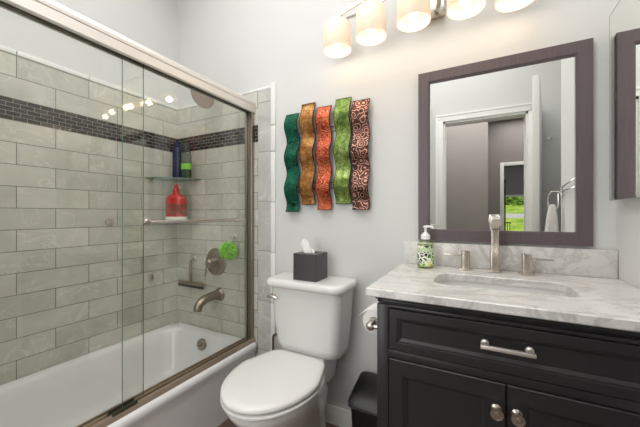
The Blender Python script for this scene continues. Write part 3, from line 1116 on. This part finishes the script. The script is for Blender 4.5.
obj('supply_valve', lathe_dir(B(), [(0.025, 0), (0.022, 0.006), (0.008, 0.008), (0.008, 0.04), (0.014, 0.042), (0.014, 0.075), (0, 0.076)], (-1.045, YB - 0.015, 0.19), (0, -1, 0), 16), M['chrome'], t)

# tissue box on the tank
bx0, bx1, by0, by1, bz = -0.820, -0.690, 1.262, 1.392, 0.799
t = thing('tissue_box_cover', 'dark grey square tissue box cover standing on the toilet tank', 'tissue box', ((bx0 + bx1) / 2, (by0 + by1) / 2, bz))
bm = B()
cc = ((bx0 + bx1) / 2, (by0 + by1) / 2)
rs = [at_z(rrect(bx0, bx1, by0, by1, 0.004, 8), bz), at_z(rrect(bx0, bx1, by0, by1, 0.004, 8), bz + 0.130), at_z(rrect(bx0 + .002, bx1 - .002, by0 + .002, by1 - .002, 0.004, 8), bz + 0.132),
      at_z(rrect(cc[0] - 0.038, cc[0] + 0.038, cc[1] - 0.022, cc[1] + 0.022, 0.02, 8), bz + 0.132), at_z(rrect(cc[0] - 0.038, cc[0] + 0.038, cc[1] - 0.022, cc[1] + 0.022, 0.02, 8), bz + 0.110)]
rings(bm, rs)
obj('cover', bm, M['grey_leather'], t)
t2 = obj
bm = B()
nu, nv = 13, 12
top = []
gr = []
for j in range(nv):
    h = j / (nv - 1)
    row = []
    for i in range(nu):
        u = i / (nu - 1) - 0.5
        w = 0.086
        crest = 0.074 * (1 - max(0.0, u + 0.28) / 0.78 * 0.80) if u > -0.28 else 0.074 * (1 - (-0.28 - u) / 0.22 * 0.45)
        x = cc[0] - 0.006 + u * w * (1.0 - 0.12 * h) - 0.012 * h
        y = cc[1] + 0.012 * math.sin(u * 9 + h * 2) * (1 - 0.2 * h)
        z = bz + 0.112 + h * (crest + 0.018)
        row.append(bm.verts.new((x, y, z)))
    gr.append(row)
for j in range(nv - 1):
    for i in range(nu - 1):
        bm.faces.new((gr[j][i], gr[j][i + 1], gr[j + 1][i + 1], gr[j + 1][i]))
bmesh.ops.solidify(bm, geom=bm.faces[:], thickness=0.0012)
obj('tissue', bm, M['tissue'], None, loc=(cc[0], cc[1], bz + 0.112), label='white folded tissue rising out of the dark tissue box', cat='tissue', angle=80)

# ------------------------------------------------------------------ waste bin
wx0, wx1, wy0, wy1 = -0.515, -0.320, 1.235, 1.435
t = thing('waste_bin', 'black swing-lid plastic waste bin on the floor between toilet and vanity', 'waste bin', ((wx0 + wx1) / 2, (wy0 + wy1) / 2, 0))
bm = B()
rings(bm, [R(wx0 + .02, wx1 - .02, wy0 + .02, wy1 - .02, 0.03, 0.0), R(wx0 + .012, wx1 - .012, wy0 + .012, wy1 - .012, 0.03, 0.12), R(wx0 + .004, wx1 - .004, wy0 + .004, wy1 - .004, 0.03, 0.272)])
obj('bin_body', bm, M['black_plastic'], t)
bm = B()
def lidprof(y):   # lid rises from the front lip to a rounded back
    u = (y - wy0) / (wy1 - wy0)
    return 0.286 + 0.056 * math.sin(max(0.0, min(1.0, u * 1.15)) * PI / 2) ** 0.9
base = R(wx0 - 0.003, wx1 + 0.003, wy0 - 0.003, wy1 + 0.003, 0.03, 0.272)
up = [Vector((p.x, p.y, lidprof(p.y) - 0.008)) for p in base]
up2 = [Vector(((p.x - (wx0 + wx1) / 2) * 0.93 + (wx0 + wx1) / 2, (p.y - (wy0 + wy1) / 2) * 0.93 + (wy0 + wy1) / 2, lidprof(p.y))) for p in base]
up3 = [Vector(((p.x - (wx0 + wx1) / 2) * 0.5 + (wx0 + wx1) / 2, (p.y - (wy0 + wy1) / 2) * 0.5 + (wy0 + wy1) / 2, 0.004 + lidprof((p.y - (wy0 + wy1) / 2) * 0.5 + (wy0 + wy1) / 2))) for p in base]
rings(bm, [base, up, up2, up3])
obj('lid', bm, M['black_plastic'], t, angle=20)
bm = B()
ring_o = R(wx0 - 0.009, wx1 + 0.009, wy0 - 0.009, wy1 + 0.009, 0.035, 0.2745)
rr_ = [ring_o, [p + Vector((0, 0, 0.003)) for p in ring_o], [Vector((p.x * 0.985 + 0.015 * (wx0 + wx1) / 2, p.y * 0.985 + 0.015 * (wy0 + wy1) / 2, p.z + 0.003)) for p in ring_o], [Vector((p.x * 0.985 + 0.015 * (wx0 + wx1) / 2, p.y * 0.985 + 0.015 * (wy0 + wy1) / 2, p.z)) for p in ring_o]]
rings(bm, rr_, loop=True)
obj('rim_band', bm, Mat('grey_rim_band', '#606163', 0.3, 0.4).m, t)

# ------------------------------------------------------------------ vanity
VX0, VX1, VF = -0.283, XR - 0.003, 0.937
VBK = YB - 0.003
ZC = 0.895
t = thing('vanity_cabinet', 'espresso black vanity cabinet with two doors and one drawer', 'cabinet', (0.08, 1.19, 0))
bm = B()
box(bm, VX0, VX0 + 0.018, VF, VBK, 0.0, 0.856, 0.0015)               # carcass panels
box(bm, VX1 - 0.018, VX1, VF, VBK, 0.0, 0.856, 0.0015)
box(bm, VX0 + 0.018, VX1 - 0.018, VBK - 0.010, VBK, 0.09, 0.856)
box(bm, VX0 + 0.018, VX1 - 0.018, VF, VBK - 0.010, 0.09, 0.108)
box(bm, VX0 + 0.018, VX1 - 0.018, VF + 0.0005, VF + 0.016, 0.108, 0.856)
box(bm, VX0 + 0.02, VX1, VF + 0.05, VBK, 0.0, 0.10)
for z0, z1, e in ((0.848, 0.858, 0.003), (0.858, 0.8685, 0.009)):     # cornice under the slab
    box(bm, VX0 - e, VX1, VF - e, VF + 0.018, z0, z1 - 0.0003, 0.0035)
    box(bm, VX0 - e, VX0 + 0.018, VF - e, VBK, z0, z1 - 0.0003, 0.0035)
# face frame
F = VF - 0.012
box(bm, VX0 - 0.001, -0.247, F, VF + 0.002, 0.0, 0.845, 0.002)
box(bm, 0.376, VX1, F, VF + 0.002, 0.0, 0.845, 0.002)
box(bm, -0.248, 0.377, F + 0.0005, VF + 0.002, 0.836, 0.845, 0.001)
box(bm, -0.248, 0.377, F + 0.0005, VF + 0.002, 0.683, 0.706, 0.001)
obj('cabinet_body', bm, M['espresso'], t)


def panel_front(name, x0, x1, z0, z1, fr, parent, inset=0.007, mould=0.010):
    """frame-and-panel front, face on the -Y side"""
    bm = B()
    yf, yb = F - 0.004, VF + 0.001

    def rc(d, y):
        return [Vector((x0 + d, y, z0 + d)), Vector((x1 - d, y, z0 + d)), Vector((x1 - d, y, z1 - d)), Vector((x0 + d, y, z1 - d))]
    rings(bm, [rc(0, yb), rc(0, yf + 0.002), rc(0.002, yf), rc(fr, yf), rc(fr + 0.002, yf + inset * 0.5), rc(fr + mould * 0.6, yf + inset * 0.6), rc(fr + mould, yf + inset), rc(fr + mould + 0.004, yf + inset + 0.003)])
    return obj(name, bm, M['espresso'], parent, angle=20)


dw = panel_front('drawer', -0.2445, 0.3735, 0.7085, 0.8335, 0.024, t)
hz_, hy = 0.781, F - 0.004
hd = obj('bar_handle', bx(0.006, 0.126, hy - 0.034, hy - 0.024, hz_ - 0.005, hz_ + 0.005, bev=0.0015), M['pale_nickel'], dw, label='brushed nickel bar handle')
# the handle posts belong to the handle piece
for xx in (0.016, 0.116):
    obj('handle_post', lathe(B(), [(0.010, 0.003), (0.010, -0.004), (0.006, -0.008), (0.0055, -0.027)], (xx, hy, hz_), 'Y', 16), M['pale_nickel'], dw)
for nm, x0, x1, kx in (('door', -0.2445, 0.0645, 0.043), ('door', 0.0675, 0.3735, 0.089)):
    d = panel_front(nm, x0, x1, 0.045, 0.6805, 0.043, t)
    obj('knob', lathe(B(), [(0.012, 0.007), (0.012, -0.003), (0.006, -0.006), (0.006, -0.016), (0.014, -0.021), (0.0165, -0.027), (0.0150, -0.031), (0.0125, -0.031), (0.0115, -0.029), (0.005, -0.0285), (0.004, -0.031), (0, -0.0315)], (kx, hy, 0.613), 'Y', 24), M['nickel'], d)

# counter with sink cut-out
CX0, CX1, CY0, CY1 = -0.316, XR - 0.002, 0.905, VBK
SX0, SX1, SY0, SY1 = -0.137, 0.262, 1.068, 1.278
bm = B()
n = 8
rings(bm, [R(CX0 + .003, CX1, CY0 + .003, CY1, 0.004, ZC - 0.026), R(CX0, CX1, CY0, CY1, 0.006, ZC - 0.023), R(CX0, CX1, CY0, CY1, 0.006, ZC - 0.003), R(CX0 + .003, CX1, CY0 + .003, CY1, 0.004, ZC),
           R(SX0 - .003, SX1 + .003, SY0 - .003, SY1 + .003, 0.055, ZC), R(SX0, SX1, SY0, SY1, 0.052, ZC - 0.003), R(SX0, SX1, SY0, SY1, 0.052, ZC - 0.026)], loop=True)
ct = obj('countertop', bm, M['marble'], None, loc=(0.06, 1.18, ZC - 0.026), label='white marble vanity countertop with grey veins and a sink opening', cat='countertop', angle=40)
obj('backsplash', bx(CX0 + 0.005, CX1, YB - 0.019, YB - 0.001, ZC + 0.0005, 0.998, bev=0.002), M['marble'], None, loc=(0.06, YB - 0.01, ZC),
    label='low marble backsplash strip under the framed mirror', cat='backsplash')
# the drop is inside the cabinet: give the slab opening a basin
bm = B()
g = 0.006
rings(bm, [R(SX0 - g, SX1 + g, SY0 - g, SY1 + g, 0.055, ZC - 0.0265), R(SX0 - g - .008, SX1 + g + .008, SY0 - g - .008, SY1 + g + .008, 0.06, ZC - 0.0265),
           R(SX0 - g - .008, SX1 + g + .008, SY0 - g - .008, SY1 + g + .008, 0.06, ZC - 0.05), R(SX0 + .02, SX1 - .02, SY0 + .01, SY1 - .01, 0.05, ZC - 0.165), R(SX0 + .06, SX1 - .06, SY0 + .05, SY1 - .05, 0.04, ZC - 0.180),
           R(SX0 + .06, SX1 - .06, SY0 + .05, SY1 - .05, 0.04, ZC - 0.170), R(SX0 + .03, SX1 - .03, SY0 + .02, SY1 - .02, 0.05, ZC - 0.150), R(SX0 + .004, SX1 - .004, SY0 + .004, SY1 - .004, 0.055, ZC - 0.05)], loop=False)
sk = thing('sink_basin', 'white rectangular undermount sink set into the marble counter', 'sink', (0.06, 1.16, ZC - 0.18))
bmesh.ops.recalc_face_normals(bm, faces=bm.faces)
bm.free()
bm = B()
rings(bm, [R(SX0 - g, SX1 + g, SY0 - g, SY1 + g, 0.055, ZC - 0.0265), R(SX0 - g, SX1 + g, SY0 - g, SY1 + g, 0.055, ZC - 0.05), R(SX0 + .010, SX1 - .010, SY0 + .006, SY1 - .006, 0.055, ZC - 0.12), R(SX0 + .03, SX1 - .03, SY0 + .025, SY1 - .025, 0.05, ZC - 0.150), R(SX0 + .07, SX1 - .07, SY0 + .06, SY1 - .06, 0.04, ZC - 0.160),
           R(SX0 + .07, SX1 - .07, SY0 + .06, SY1 - .06, 0.04, ZC - 0.172), R(SX0 + .02, SX1 - .02, SY0 + .015, SY1 - .015, 0.05, ZC - 0.160), R(SX0 - .002, SX1 + .002, SY0 - .004, SY1 + .004, 0.055, ZC - 0.12), R(SX0 - g - .012, SX1 + g + .012, SY0 - g - .012, SY1 + g + .012, 0.06, ZC - 0.05), R(SX0 - g - .012, SX1 + g + .012, SY0 - g - .012, SY1 + g + .012, 0.06, ZC - 0.0265)], loop=True)
# close inner floor and outer floor
bm.verts.ensure_lookup_table()
npts = len(rrect(0, 1, 0, 1, 0.1, 8))
bm.faces.new([bm.verts[4 * npts + i] for i in range(npts)])
bm.faces.new([bm.verts[5 * npts + i] for i in range(npts)])
obj('basin', bm, M['porcelain'], sk, angle=50)
obj('drain', lathe(B(), [(0.022, 0), (0.022, 0.003), (0.016, 0.004), (0, 0.004)], (0.06, 1.16, ZC - 0.1598)), M['nickel'], sk)

# faucet set
fx, fy = 0.060, 1.392
t = thing('faucet', 'brushed nickel three-piece faucet at the back of the sink', 'faucet', (fx, fy, ZC))
zz = ZC + 0.0005
obj('base', bx(fx - 0.024, fx + 0.024, fy - 0.024, fy + 0.024, zz, zz + 0.007, bev=0.002), M['nickel'], t)
bm = B()


def sq(cx, cy, hw, hd, z):
    return at_z(rrect(cx - hw, cx + hw, cy - hd, cy + hd, 0.005, 4), z)


rings(bm, [sq(fx, fy, 0.0165, 0.0165, zz + 0.007), sq(fx, fy, 0.0165, 0.0165, zz + 0.085), sq(fx, fy, 0.0150, 0.0150, zz + 0.088), sq(fx, fy, 0.0145, 0.0145, zz + 0.17)], cap1=False)
# swan bend in the YZ plane
rs = []
for k in range(13):
    a = PI * 0.5 * 1.05 * k / 12
    cy, cz, rr = fy - 0.045, zz + 0.172, 0.045
    c = Vector((fx, cy + rr * math.cos(a), cz + rr * math.sin(a)))
    dn = Vector((0, math.cos(a), math.sin(a)))
    base = rrect(-0.0150, 0.0150, -0.0145, 0.0145, 0.005, 4)
    rs.append([c + Vector((x, 0, 0)) + dn * y for x, y in base])
for dy, dz in ((0.06, -0.008), (0.085, -0.016)):
    a = PI * 0.5 * 1.22
    dn = Vector((0, math.cos(a), math.sin(a)))
    c = Vector((fx, fy - 0.045 - dy, zz + 0.172 + 0.045 + dz))
    base = rrect(-0.0155, 0.0155, -0.0135, 0.0135, 0.005, 4)
    rs.append([c + Vector((x, 0, 0)) + dn * y for x, y in base])
rings(bm, rs)
obj('spout', bm, M['nickel'], t, angle=40)
for side in (-1, 1):
    hx = fx + side * 0.1055
    bm = B()
    rings(bm, [at_z(rrect(hx - 0.0165, hx + 0.0165, fy - 0.0165, fy + 0.0165, 0.008, 4), zz + h) for h in (0.006, 0.078)])
    hb = obj('handle', bm, M['nickel'], t)
    obj('handle_base', bx(hx - 0.025, hx + 0.025, fy - 0.024, fy + 0.024, zz, zz + 0.006, bev=0.002), M['nickel'], hb)
    obj('lever', bx(min(hx + side * 0.014, hx + side * 0.085), max(hx + side * 0.014, hx + side * 0.085), fy - 0.006, fy + 0.006, zz + 0.056, zz + 0.063, bev=0.002), M['nickel'], hb)

# soap dispenser
qx, qy = -0.203, 1.372
t = thing('soap_dispenser', 'glass hand soap bottle with green leafy pattern and white pump', 'soap bottle', (qx, qy, ZC))
bm = B()
lathe(bm, [(0.033, 0.0), (0.035, 0.003), (0.035, 0.100), (0.033, 0.106), (0.018, 0.122), (0.016, 0.126)], (qx, qy, zz), 'Z', 32)
obj('bottle', bm, glass_mat('pale_green_bottle', (0.86, 0.90, 0.74), 0.02, 1.5), t, angle=50)
obj('soap', lathe(B(), [(0.031, 0.004), (0.032, 0.006), (0.032, 0.092), (0, 0.093)], (qx, qy, zz), 'Z', 28), Mat('pale_yellow_soap', '#d7d9a8', 0.3).m, t)
lb = obj('label', lathe(B(), [(0.0354, 0.012), (0.0354, 0.096)], (qx, qy, zz), 'Z', 32, cap0=False, cap1=False), M['soap_label'], t)
obj('name_band', lathe(B(), [(0.0357, 0.070), (0.0357, 0.086)], (qx, qy, zz), 'Z', 32, cap0=False, cap1=False), Mat('pale_green_band', '#c4d6ac', 0.4).m, lb)
pm = obj('pump', lathe(B(), [(0.019, 0.122), (0.019, 0.140), (0.013, 0.144), (0.012, 0.150), (0.005, 0.152), (0.005, 0.172), (0.010, 0.173), (0.010, 0.180), (0, 0.181)], (qx, qy, zz), 'Z', 20), M['white_plastic'], t, label='white pump')
obj('nozzle', tube(B(), [(qx, qy, zz + 0.177), (qx + 0.025, qy - 0.015, zz + 0.178), (qx + 0.035, qy - 0.021, zz + 0.172)], [0.006, 0.0045, 0.004], 10, True), M['white_plastic'], pm)

# toilet paper on the vanity side
ty0, ty1, tx, tz = 1.085, 1.195, VX0 - 0.062, 0.722
t = thing('toilet_paper_holder', 'nickel toilet paper holder on the left side of the vanity', 'paper holder', (VX0, ty0, tz))
obj('wall_plate', lathe_dir(B(), [(0.022, 0), (0.022, 0.005), (0.012, 0.009), (0.008, 0.012)], (VX0 - 0.0005, ty0 - 0.04, tz), (-1, 0, 0), 20), M['nickel'], t)
obj('post', tube(B(), [(VX0 - 0.008, ty0 - 0.04, tz), (tx + 0.01, ty0 - 0.04, tz), (tx, ty0 - 0.032, tz), (tx, ty0 - 0.01, tz)], 0.007, 12, True), M['nickel'], t)
obj('spindle', tube(B(), [(tx, ty0 - 0.042, tz), (tx, ty1 + 0.012, tz)], 0.0075, 12), M['nickel'], t)
obj('end_cap', lathe(B(), [(0.0, -0.054), (0.012, -0.052), (0.016, -0.045), (0.012, -0.038), (0.009, -0.030), (0.018, -0.012), (0.0185, -0.004)], (tx, ty0, tz), 'Y', 20), M['nickel'], t)
bm = B()
lathe(bm, [(0.0195, 0.0), (0.043, 0.0), (0.045, 0.003), (0.045, 0.107), (0.043, 0.110), (0.0195, 0.110)], (tx, ty0, tz + 0.0), 'Y', 40)
t = thing('toilet_paper_roll', 'white toilet paper roll with a loose sheet hanging out', 'toilet paper', (tx, ty0, tz))
# hollow core
bm.free()
bm = B()
prof = [(0.0195, 0.0), (0.043, 0.0), (0.045, 0.003), (0.045, 0.107), (0.043, 0.110), (0.0195, 0.110)]
rs = [[Vector((tx + r * math.cos(2 * PI * k / 40), ty0 + h, tz + r * math.sin(2 * PI * k / 40))) for k in range(40)] for r, h in prof]
rings(bm, rs, loop=True)
obj('roll', bm, M['paper'], t, angle=40)
bm = B()
path = [(tx + 0.012, tz + 0.044), (tx - 0.008, tz + 0.0455), (tx - 0.028, tz + 0.040), (tx - 0.048, tz + 0.027), (tx - 0.070, tz + 0.008), (tx - 0.082, tz - 0.004)]
P = smooth_path([(x, 0, z) for x, z in path], 4)
rings(bm, [[Vector((p.x, ty0 + 0.001, p.z)), Vector((p.x, ty0 + 0.109, p.z)), Vector((p.x - 0.0008, ty0 + 0.109, p.z - 0.0008)), Vector((p.x - 0.0008, ty0 + 0.001, p.z - 0.0008))] for p in P])
obj('loose_sheet', bm, M['paper'], t, angle=60)

# ------------------------------------------------------------------ framed mirror
MX0, MX1, MZ0, MZ1 = -0.245, 0.375, 1.008, 1.776
t = thing('framed_mirror', 'rectangular wall mirror in a wide mauve-brown wooden frame above the vanity', 'mirror', ((MX0 + MX1) / 2, YB, MZ0))


def rc(d, y):
    return [Vector((MX0 + d, y, MZ0 + d)), Vector((MX1 - d, y, MZ0 + d)), Vector((MX1 - d, y, MZ1 - d)), Vector((MX0 + d, y, MZ1 - d))]


bm = B()
FY = YB - 0.024
rings(bm, [rc(0, YB - 0.0005), rc(0, FY + 0.001), rc(0.001, FY), rc(0.044, FY), rc(0.045, FY + 0.003), rc(0.050, FY + 0.004), rc(0.051, FY + 0.010), rc(0.051, YB - 0.0005)], loop=True)
obj('frame', bm, M['frame'], t, angle=20)
obj('mirror_glass', bx(MX0 + 0.048, MX1 - 0.048, YB - 0.012, YB - 0.006, MZ0 + 0.048, MZ1 - 0.048), M['mirror'], t, smooth=False)

# frameless mirrored cabinet on the right wall
KX, KY0, KY1, KZ0, KZ1 = 0.407, 1.125, 1.402, 1.177, 1.822
t = thing('medicine_cabinet', 'frameless mirrored cabinet door on the right wall beside the framed mirror', 'mirror cabinet', (XR, 1.26, KZ0))
obj('cabinet_box', bx(KX + 0.006, XR - 0.001, KY0 + 0.008, KY1 - 0.008, KZ0 + 0.008, KZ1 - 0.008), M['white_trim'], t)
bm = B()


def rk(d, x):
    return [Vector((x, KY0 + d, KZ0 + d)), Vector((x, KY1 - d, KZ0 + d)), Vector((x, KY1 - d, KZ1 - d)), Vector((x, KY0 + d, KZ1 - d))]


rings(bm, [rk(0, KX + 0.0055), rk(0, KX + 0.0012), rk(0.012, KX)])
obj('mirror_door', bm, M['mirror'], t, smooth=False)
bm = B()
rings(bm, [rk(-0.0012, KX + 0.006), rk(-0.0012, KX + 0.0010), rk(0.0004, KX + 0.0006), rk(0.0004, KX + 0.006)], loop=True)
obj('door_edge', bm, Mat('dark_mirror_edge', '#77776f', 0.3, 0.6).m, t, smooth=False)

# ------------------------------------------------------------------ vanity light with five shades
lamps = [(-0.610, 1.335), (-0.428, 1.305), (-0.238, 1.285), (-0.042, 1.295), (0.126, 1.330)]
ZSB, ZST = 1.926, 2.058
t = thing('vanity_light', 'brushed nickel wavy bar light with five glowing opal glass shades', 'wall light', (-0.23, YB, 2.10))
obj('wall_canopy', bx(-0.33, -0.13, YB - 0.025, YB - 0.001, 2.02, 2.15, bev=0.006), M['nickel'], t)
obj('mounting_arm', tube(B(), [(-0.17, YB - 0.02, 2.05), (-0.155, YB - 0.06, 2.03), (-0.145, YB - 0.10, 2.06), (-0.14, YB - 0.13, 2.10)], 0.010, 12, True), M['nickel'], t)
obj('mounting_arm', tube(B(), [(-0.30, YB - 0.02, 2.08), (-0.31, YB - 0.10, 2.10), (-0.31, YB - 0.16, 2.115)], 0.010, 12, True), M['nickel'], t)


def strap(bm, pts, hw, th):
    P = smooth_path(pts, 8)
    rs = []
    for p in P:
        rs.append([p + Vector((0, -th, -hw)), p + Vector((0, th, -hw)), p + Vector((0, th, hw)), p + Vector((0, -th, hw))])
    return rings(bm, rs)


bm = strap(B(), [(-0.665, 1.335, 2.072), (-0.52, 1.300, 2.092), (-0.33, 1.285, 2.112), (-0.14, 1.285, 2.098), (0.05, 1.305, 2.085), (0.20, 1.335, 2.078)], 0.008, 0.0035)
obj('curved_bar', bm, M['nickel'], t)
bm = strap(B(), [(-0.60, 1.338, 2.074), (-0.50, 1.330, 2.070), (-0.428, 1.312, 2.072), (-0.33, 1.300, 2.078), (-0.238, 1.295, 2.072), (-0.14, 1.300, 2.066), (-0.042, 1.305, 2.072), (0.06, 1.32, 2.075), (0.148, 1.335, 2.072)], 0.005, 0.003)
obj('lower_bar', bm, M['nickel'], t)
for lx, ly in lamps:
    obj('socket_cap', lathe(B(), [(0.030, 0), (0.030, 0.012), (0.012, 0.016), (0.012, 0.045)], (lx, ly, ZST - 0.004)), M['nickel'], t)
    r0, r1 = 0.066, 0.069
    sh = obj('lamp_shade', lathe(B(), [(0.028, ZST - 0.001), (0.060, ZST - 0.001), (r0, ZST - 0.008), (r1, ZSB + 0.002), (r1 - 0.002, ZSB), (r1 - 0.005, ZSB + 0.002), (r0 - 0.005, ZST - 0.012), (0.028, ZST - 0.006)], (lx, ly, 0), 'Z', 36, cap0=False, cap1=False), M['shade'], t, angle=50)
    bm = B()
    ico(bm, (lx, ly, ZSB + 0.036), 0.021, 3, (1, 1, 1.2))
    obj('bulb', bm, M['bulb'], sh)
    d = bpy.data.lights.new('bulb_light', 'POINT')
    d.energy = 0.32
    d.color = (1.0, 0.84, 0.66)
    d.shadow_soft_size = 0.02
    lo = bpy.data.objects.new('bulb_light', d)
    lo.location = (lx, ly, ZSB - 0.012)
    link(lo)

# ------------------------------------------------------------------ wavy metal wall art
art = [(-0.9365, 0.086, 1.141, 1.696, 'art_green', 'dark emerald green', 0.0),
       (-0.8345, 0.086, 1.180, 1.741, 'art_gold', 'amber gold', 0.9),
       (-0.733, 0.084, 1.151, 1.707, 'art_red', 'red-orange', 0.3),
       (-0.6235, 0.088, 1.182, 1.732, 'art_lime', 'lime green', 1.0),
       (-0.5255, 0.092, 1.150, 1.706, 'art_brown', 'chocolate brown with copper swirls', 0.4)]
t = thing('wall_sculpture', 'wall sculpture of five wavy metallic strips in five colours joined by wires', 'wall art', (-0.73, YB, 1.14))


def wave_y(z, z0, ph):
    return YB - 0.036 + 0.0135 * math.sin(2 * PI * (z - z0) / 0.180 + ph)


for cx, w, z0, z1, mk, cname, ph in art:
    N = 72
    rs, ed = [], []
    for k in range(N + 1):
        z = z0 + (z1 - z0) * k / N
        y = wave_y(z, z0, ph)
        dx = 0.002 * math.sin(2 * PI * (z - z0) / 0.180 + ph + 1.2)
        a, b = cx - w / 2 + dx, cx + w / 2 + dx
        rs.append([Vector((a + 0.0028, y, z)), Vector((b - 0.0028, y, z)), Vector((b - 0.0028, y + 0.002, z)), Vector((a + 0.0028, y + 0.002, z))])
        ed.append((a, b, y, z))
    s = obj('wavy_strip', rings(B(), rs), M[mk], t, angle=60, label=cname + ' wavy strip')
    bm = B()
    loopp = []
    for side in (0, 1):
        r_ = []
        for a, b, y, z in ed:
            x = a if side == 0 else b - 0.003
            r_.append([Vector((x, y - 0.001, z)), Vector((x + 0.003, y - 0.001, z)), Vector((x + 0.003, y + 0.004, z)), Vector((x, y + 0.004, z))])
        rings(bm, r_)
    for a, b, y, z in (ed[0], ed[-1]):
        box(bm, a, b, y - 0.001, y + 0.004, z - 0.002, z + 0.001)
    obj('strip_rim', bm, M['art_edge'], s)
for z in (1.30, 1.268, 1.60, 1.575):
    bm = tube(B(), [(art[0][0], YB - 0.008, z - 0.025), (art[1][0], YB - 0.008, z), (art[2][0], YB - 0.008, z), (art[3][0], YB - 0.008, z - 0.004), (art[4][0], YB - 0.008, z - 0.006)], 0.0022, 8)
    for cx, w, z0, z1, mk, cname, ph in art:
        pass
    obj('connecting_wire', bm, M['wire'], t)
for cx, w, z0, z1, mk, cname, ph in art:
    for z in (1.30, 1.60):
        obj('standoff', tube(B(), [(cx, YB - 0.001, z), (cx, wave_y(z, z0, ph) + 0.002, z)], 0.003, 8), M['wire'], t)

# ------------------------------------------------------------------ right wall things, seen in the mirror
t = thing('towel_rack', 'chrome towel rack with thin rods on the right wall seen in the mirror', 'towel rack', (XR, 0.66, 1.26))
obj('wall_plate', bx(XR - 0.010, XR - 0.001, 0.640, 0.668, 1.225, 1.295, bev=0.003), M['chrome'], t)
for e, z in ((1.305, 1.275), (1.262, 1.255)):
    obj('rod', tube(B(), [(XR - 0.010, 0.655, z), (XR - 0.022, 0.70, z), (XR - 0.022, 1.02, e), (XR - 0.003, 1.05, e)], 0.004, 10), M['chrome'], t)
obj('towel_loop', tube(B(), [(XR - 0.008, 0.650, 1.262), (XR - 0.050, 0.640, 1.262), (XR - 0.066, 0.64, 1.24), (XR - 0.066, 0.64, 1.170), (XR - 0.058, 0.64, 1.160), (XR - 0.026, 0.64, 1.160), (XR - 0.018, 0.64, 1.170), (XR - 0.018, 0.64, 1.25)], 0.0035, 8), M['chrome'], t)
bm = B()
rs = []
for z, w, th_ in ((1.185, 0.010, 0.006), (1.178, 0.017, 0.012), (1.150, 0.022, 0.016), (1.10, 0.030, 0.017), (1.02, 0.037, 0.018), (0.90, 0.040, 0.018), (0.78, 0.041, 0.018), (0.776, 0.038, 0.015)):
    ring = []
    for k in range(40):
        a = 2 * PI * k / 40
        f = 1 + 0.10 * math.sin(5 * a + z * 3)
        ring.append(Vector((XR - 0.046 + w * math.cos(a) * (1 if math.cos(a) < 0 else 0.85), 0.64 + th_ * f * math.sin(a), z)))
    rs.append(ring)
rings(bm, rs)
obj('hand_towel', bm, M['cloth_white'], None, loc=(XR - 0.046, 0.64, 1.18), label='white hand towel hanging from the towel rack, seen in the mirror', cat='towel', angle=80)

t = thing('robe_hook', 'small chrome double robe hook on the wall behind the open door, seen in the mirror', 'hook', (0.553, YF, 1.79))
obj('plate', bx(0.530, 0.576, YF + 0.001, YF + 0.007, 1.776, 1.804, bev=0.002), M['chrome'], t)
for xx in (0.536, 0.570):
    obj('prong', tube(B(), [(xx, YF + 0.006, 1.79), (xx, YF + 0.025, 1.785), (xx, YF + 0.033, 1.80)], 0.005, 8, True), M['chrome'], t)

for o in bpy.data.objects:
    if 'origin' in o:
        del o['origin']
